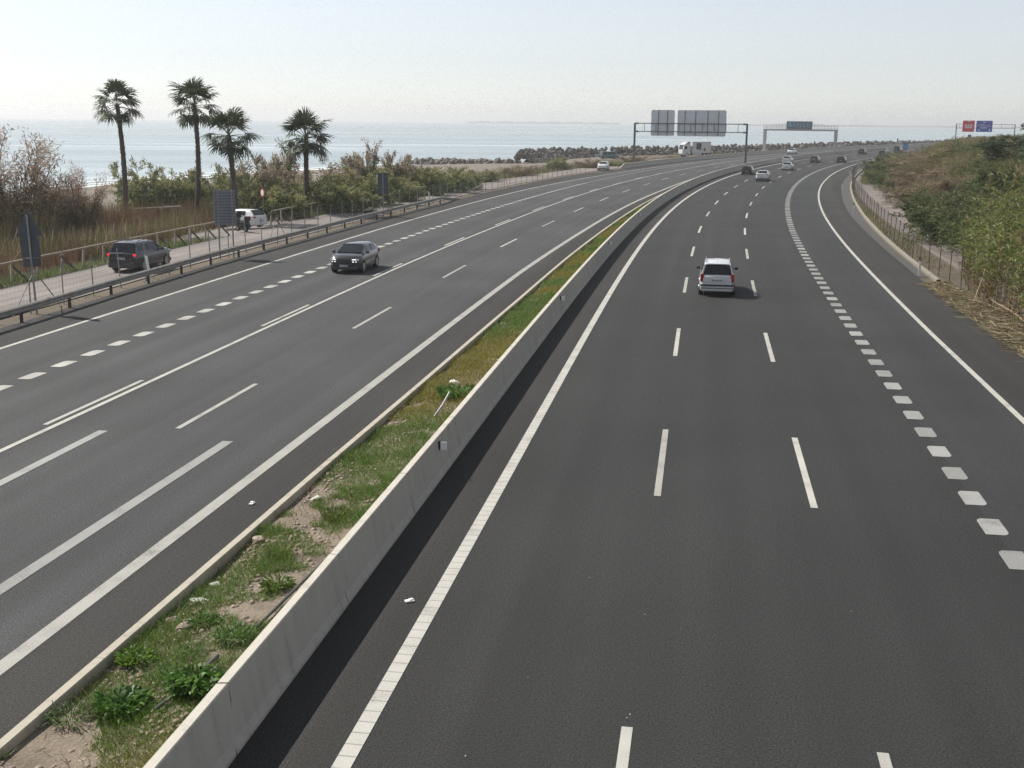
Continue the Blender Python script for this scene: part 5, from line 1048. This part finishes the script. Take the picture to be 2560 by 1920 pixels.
# cane stand
def canes():
    rng = np.random.default_rng(41); n = 1050; t = 38 + 38 * rng.random(n); inner = np.interp(t, [38, 52, 60, 66, 74, 78], [17.6, 17.7, 17.9, 18.4, 19.6, 21.5]); o = inner + 9.5 * rng.random(n) ** 1.3
    hgt = (3.5 + 2.5 * rng.random(n)) * np.clip(.62 + (o - inner) * .22, .62, 1.12); P = road(t, o, ground_z(t, o) - .05); ln = rng.normal(0, .09, (n, 2)) - np.stack([np.full(n, .05), np.zeros(n)], -1)
    tip = P + np.concatenate([ln * hgt[:, None], hgt[:, None]], -1); Vs = []; Fs = []; Cs = []; k0 = 0
    a = np.array([[1, 0, 0], [-.5, .87, 0], [-.5, -.87, 0]])
    st = np.concatenate([P[:, None] + a[None] * .014, tip[:, None] + a[None] * .005], 1).reshape(-1, 3); b_ = np.arange(n)[:, None] * 6
    Fst = np.concatenate([b_ + np.array([[0, 1, 4, 3]]), b_ + np.array([[1, 2, 5, 4]]), b_ + np.array([[2, 0, 3, 5]])]); cst = np.repeat(pick([(.17, .14, .06), (.14, .15, .05), (.2, .15, .09)], n, rng=rng), 6, 0)
    m_ = 22; f = .16 + .84 * rng.random((n, m_)); LP = (P[:, None] + (tip - P)[:, None] * f[..., None]).reshape(-1, 3); az = rng.random(n * m_) * 6.283
    D = np.stack([np.cos(az), np.sin(az), .75 + .5 * rng.random(n * m_)], -1); Lf = .35 + .42 * rng.random(n * m_); V2, F2 = leaves(LP, D, Lf, .05, .55, .1, rng)
    fl = f.ravel(); dry = (fl < .42) & (rng.random(n * m_) < .75); c = np.where(dry[:, None], pick([(.20, .125, .065), (.16, .10, .055), (.25, .18, .10)], n * m_, rng=rng), pick([(.14, .18, .045), (.18, .205, .06), (.11, .15, .038), (.23, .215, .085)], n * m_, rng=rng))
    o1 = mk('giant_canes', np.concatenate([st, V2]), np.concatenate([Fst, F2 + len(st)]), GRASSM, col=np.concatenate([cst, np.repeat(c, 6, 0)])); tag(o1, 'tall giant cane stand with brown bases at the right picture edge', 'canes', kind='stuff')
    # plumes
    ii = rng.choice(n, 46, replace=False); PP = []; DD = []
    for i in ii:
        q = rng.random(70); PP.append(tip[i] + np.stack([rng.normal(0, .03, 70), rng.normal(0, .03, 70), q * .65 - .05], -1)); DD.append(np.stack([rng.normal(0, .3, 70), rng.normal(0, .3, 70), np.ones(70)], -1))
    PP = np.concatenate(PP); V, F = leaves(PP, np.concatenate(DD), .16, .02, .0, .3, rng); o2 = mk('cane_plumes', V, F, DRYM, col=np.repeat(pick([(.30, .22, .13), (.25, .17, .10)], len(PP), rng=rng), 6, 0)); tag(o2, 'tan feathery plumes on top of the canes', 'plumes', kind='stuff')
canes()
def straw():
    rng = np.random.default_rng(44); n = 3800; t = 34 + 33 * rng.random(n); inner = REDGE(t); w = np.interp(t, [34, 55, 66], [2.0, 2.2, .9]); o = inner + .05 + w * rng.random(n) ** 1.1; P = road(t, o, .0 + .06 * rng.random(n) + .10 * (o - inner) / w); a = rng.random(n) * 3.14
    D = np.stack([np.cos(a), np.sin(a), rng.normal(0, .12, n)], -1); V, F = leaves(P, D, .25 + .6 * rng.random(n), .028, .02, .6, rng)
    ob = mk('straw_litter', V, F, DRYM, col=np.repeat(pick([(.30, .24, .15), (.25, .19, .115), (.36, .30, .21), (.18, .13, .08), (.12, .14, .05)], n, rng=rng), 6, 0)); tag(ob, 'pale fallen cane straw along the right road edge', 'straw', kind='stuff')
straw()
for k, (t, o, tt, ot, z, lab) in enumerate([(60.4, 17.7, 61.5, 18.4, 2.3, 'bent dry cane stalk leaning over the straw at the fence end'), (53.5, 18.6, 55.8, 17.4, .8, 'fallen dry cane stick lying across the straw')]):
    ob = B().path([road(t, o, .02), road((t + tt) / 2, (o + ot) / 2 + .1, z * .55), road(tt, ot, z)], [.03, .025, .012], 6).build('dry_cane', pm('dry_cane_%d' % k, (.36, .27, .15), .7), None, True); tag(ob, lab, 'cane')
# right fence
FENR = tab((60, 18.1), (68, 17.95), (79, 17.7), (100, 18.25), (120, 18.75), (135, 19.0), (167, 19.2), (230, 19.0))
mesh_fence(65.2, 215, FENR, 1.85, 2.9, 'wire mesh fence with thin brown posts curving behind the right hand kerb', mat=pm('brown_post', (.11, .082, .072), .8), wiremat=pm('brown_wire', (.07, .05, .045), .8), seed=12, braces=(79.7,), lean=.02, wth=.009, zbase=lambda t: ground_z(t, FENR(t)))
# ------------------------------------------------------------------ rocks of the revetment and groyne
ROCK = pm('rock', (.14, .122, .108), .92, 0, .4, 1.3, .5, 5); RK = [boulder_mesh('boulder', 10 + k, ROCK, 2) for k in range(7)]
def rocks():
    rnd = random.Random(5); root = empty('rock_breakwater', (0, 290, -1)); tag(root, 'long dark revetment of piled boulders along the shore beyond the beach', 'breakwater'); items = []
    for k in range(3600):
        t = 262 + 340 * rnd.random() ** 1.25; q = .22 + .78 * rnd.random(); o = float(CREST(t)) + (q - .55) * 7.5; rise = 1 - abs(q - .45) * 1.7; z = -1.9 + 3.5 * max(0, rise) * rnd.uniform(.75, 1.05); 
        s = rnd.uniform(.8, 1.5); P = road(t, o, z + .1 - .1 * s); items.append((tuple(P), s))
    for k in range(330):
        f = rnd.random() ** .9; x = -27.5 + 29 * f + rnd.gauss(0, .5); y = 326 - 39 * f + rnd.gauss(0, 1.2); z = -3.4 + (1.3 + 1.3 * f) * rnd.random() ** .8; items.append(((x, y, z), rnd.uniform(.9, 1.9)))
    def key(it): 
        (x, y, z), s = it; return -(s / y) * (1 + .25 * z)
    items.sort(key=key); base = [(np.array([v.co[:] for v in m.vertices]), np.array([p_.vertices[:] for p_ in m.polygons])) for m in RK]; VV = []; FF = []; nb_ = 0
    for k, (P, s) in enumerate(items):
        th = (rnd.random() * 6.28, rnd.random() * 6.28, rnd.random() * 6.28); sc_ = (s * rnd.uniform(.8, 1.25), s * rnd.uniform(.8, 1.25), s * rnd.uniform(.75, 1.1))
        if k < 300: o = add('boulder', RK[k % 7], root, (P[0], P[1] - 290, P[2] + 1), th, sc_)
        else:
            v, f = base[k % 7]; Mr = np.array(Matrix.Rotation(th[2], 3, 'Z') @ Matrix.Rotation(th[0], 3, 'X')); VV.append((v * np.array(sc_)) @ Mr.T + np.array(P) - np.array([0, 290, -1])); FF.append(f + nb_); nb_ += len(v)
    ts = np.arange(272, 640, 3.0); V = np.concatenate([road(ts, CREST(ts) + a, zz) for a, zz in ((-7, -4.6), (-2.6, -.4), (-.6, 0.1), (1.0, -.8), (2.4, -1.9))]) - np.array([0, 290, -1]); nn = len(ts)
    F = np.concatenate([np.stack([np.arange(nn - 1) + k * nn, np.arange(nn - 1) + (k + 1) * nn, np.arange(nn - 1) + (k + 1) * nn + 1, np.arange(nn - 1) + k * nn + 1], -1) for k in range(4)]); mk('rubble_core', V, F, ROCK, root)
    o = mk('boulders', np.concatenate(VV), np.concatenate(FF), ROCK, root); tag(o, kind='stuff')
rocks()
# ------------------------------------------------------------------ far shore, pylon
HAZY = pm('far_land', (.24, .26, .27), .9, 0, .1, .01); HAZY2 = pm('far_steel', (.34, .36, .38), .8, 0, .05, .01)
b = B()
for k in range(60):
    x = 1000 + 14.5 * k * 1.0; hh = 3 + 5 * float(noise2(k, 3, 5, 77)) + (10 if 8 < k < 24 else 0) * float(noise2(k, 9, 2, 78)); b.box((x + 8, 5350, SEA_Z + hh / 2), (26, 60, hh))
for k in range(38): 
    x = 1750 + 30 * k; hh = 4 + 6 * float(noise2(k, 5, 4, 79)); b.box((x, 5350, SEA_Z + hh / 2), (48, 80, hh))
tag(b.build('far_coast', HAZY), kind='structure')
b = B()
for k in range(20): b.box((-200 + 35 * k, 5600, SEA_Z + 3), (40, 20, 6 + 3 * (k % 3)))
tag(b.build('far_breakwater', HAZY), 'thin far breakwater line on the horizon left of the gantry', 'breakwater')
for k, (x, hh, lab) in enumerate([(985, 56, 'leftmost faint harbour crane on the hazy horizon'), (1160, 44, 'second faint harbour crane on the hazy horizon'), (1305, 46, 'faint harbour crane just left of the graffiti board'), (1380, 50, 'faint harbour crane just right of the graffiti board'), (1590, 40, 'rightmost faint harbour crane on the hazy horizon')]):
    HZC = HAZY2; r = empty('harbour_crane', (x, 5700, SEA_Z)); tag(r, lab, 'crane', 'harbour cranes far across the bay')
    B().box((-8, 0, hh * .35), (1.6, 8, hh * .7)).box((8, 0, hh * .35), (1.6, 8, hh * .7)).build('legs', HZC, r); B().tube((-18, 0, hh * .68), (28, 0, hh * .72), 1, 1, 6).build('beam', HZC, r); B().tube((6, 0, hh * .68), (-9 + 3 * k, 0, hh * 1.15), .8, .6, 6).build('boom', HZC, r)
def pylon():
    P = (105.2, 240.0, 4.0); r = empty('power_pylon', P); tag(r, 'lattice arm of a power pylon at the right picture edge above the trees', 'pylon'); PM = pm('pylon_steel', (.12, .12, .13), .6, .4); Hp = 9.0
    b = B(); c = [(-1, -1), (1, -1), (1, 1), (-1, 1)]; lv = [(0, 1.6), (3, 1.25), (6, .8), (Hp, .45)]
    for (z0, w0), (z1, w1) in zip(lv[:-1], lv[1:]):
        for i, (x, y) in enumerate(c):
            x2, y2 = c[(i + 1) % 4]; b.tube((x * w0, y * w0, z0), (x * w1, y * w1, z1), .05, .05, 4); b.tube((x * w0, y * w0, z0), (x2 * w1, y2 * w1, z1), .03, .03, 4); b.tube((x2 * w0, y2 * w0, z0), (x * w1, y * w1, z1), .03, .03, 4)
    b.build('mast', PM, r)
    for s in (-1, 1):
        b = B(); T_ = (s * 3.2, 0, Hp - .2)
        for y in (-.5, .5): b.tube((0, y, Hp), T_, .05, .04, 4); b.tube((0, y, Hp - 2.4), T_, .05, .04, 4)
        for f in (.3, .6): b.tube((s * 3.2 * f, 0, Hp - .06), (s * 3.2 * (f - .25), 0, Hp - 2.4 + 2.2 * (f - .25)), .03, .03, 4); b.tube((s * 3.2 * f, 0, Hp - .06), (s * 3.2 * f, 0, Hp - 2.4 + 2.2 * f), .03, .03, 4)
        b.build('cross_arm', PM, r)
pylon()
for k, (x, z, w, h2, lab) in enumerate([(113.2, 4.2, .75, 1.9, 'narrow dark sign standing on the hilltop under the red sign'), (114.4, 3.8, .4, 1.2, 'small dark box on the hilltop under the blue sign')]):
    r = empty('hilltop_sign', (x, 302, 3.0)); tag(r, lab, 'sign'); B().box((0, 0, z - 3 + h2 / 2), (w, .2, h2)).build('board', pm('dull_brown_%d' % k, (.12, .09, .09), .7), r); B().box((0, 0, .6), (.12, .12, 1.4)).build('pole', STEELD, r)
r = empty('speed_sign', (116.6, 303, 3.0), R_(-20)); tag(r, 'small round red rimmed sign half hidden on the hilltop', 'road sign')
B().tube((0, 0, 1.9), (0, -.04, 1.9), .5, .5, 24).build('red_disc', bpy.data.materials['sign_red'], r); B().tube((0, -.045, 1.9), (0, -.055, 1.9), .34, .34, 24).build('white_disc', WHITE, r); B().tube((0, .05, 0), (0, .05, 1.9), .05, .05, 6).build('pole', GALVD, r)
# ------------------------------------------------------------------ haze
hz = B().box((0, 2500, 9.5), (22000, 9000, 40)).build('haze', None); hz.data.materials.clear()
hm = bpy.data.materials.new('haze_air'); hm.use_nodes = True; hn = hm.node_tree.nodes; hl_ = hm.node_tree.links; hn.clear()
ou = hn.new('ShaderNodeOutputMaterial'); pv = hn.new('ShaderNodeVolumePrincipled'); pv.inputs['Color'].default_value = (.95, .975, 1.0, 1); pv.inputs['Density'].default_value = 2.8e-4; pv.inputs['Anisotropy'].default_value = .35
hl_.new(pv.outputs[0], ou.inputs['Volume']); hz.data.materials.append(hm); tag(hz, 'pale sea haze over the bay', 'haze', kind='stuff')
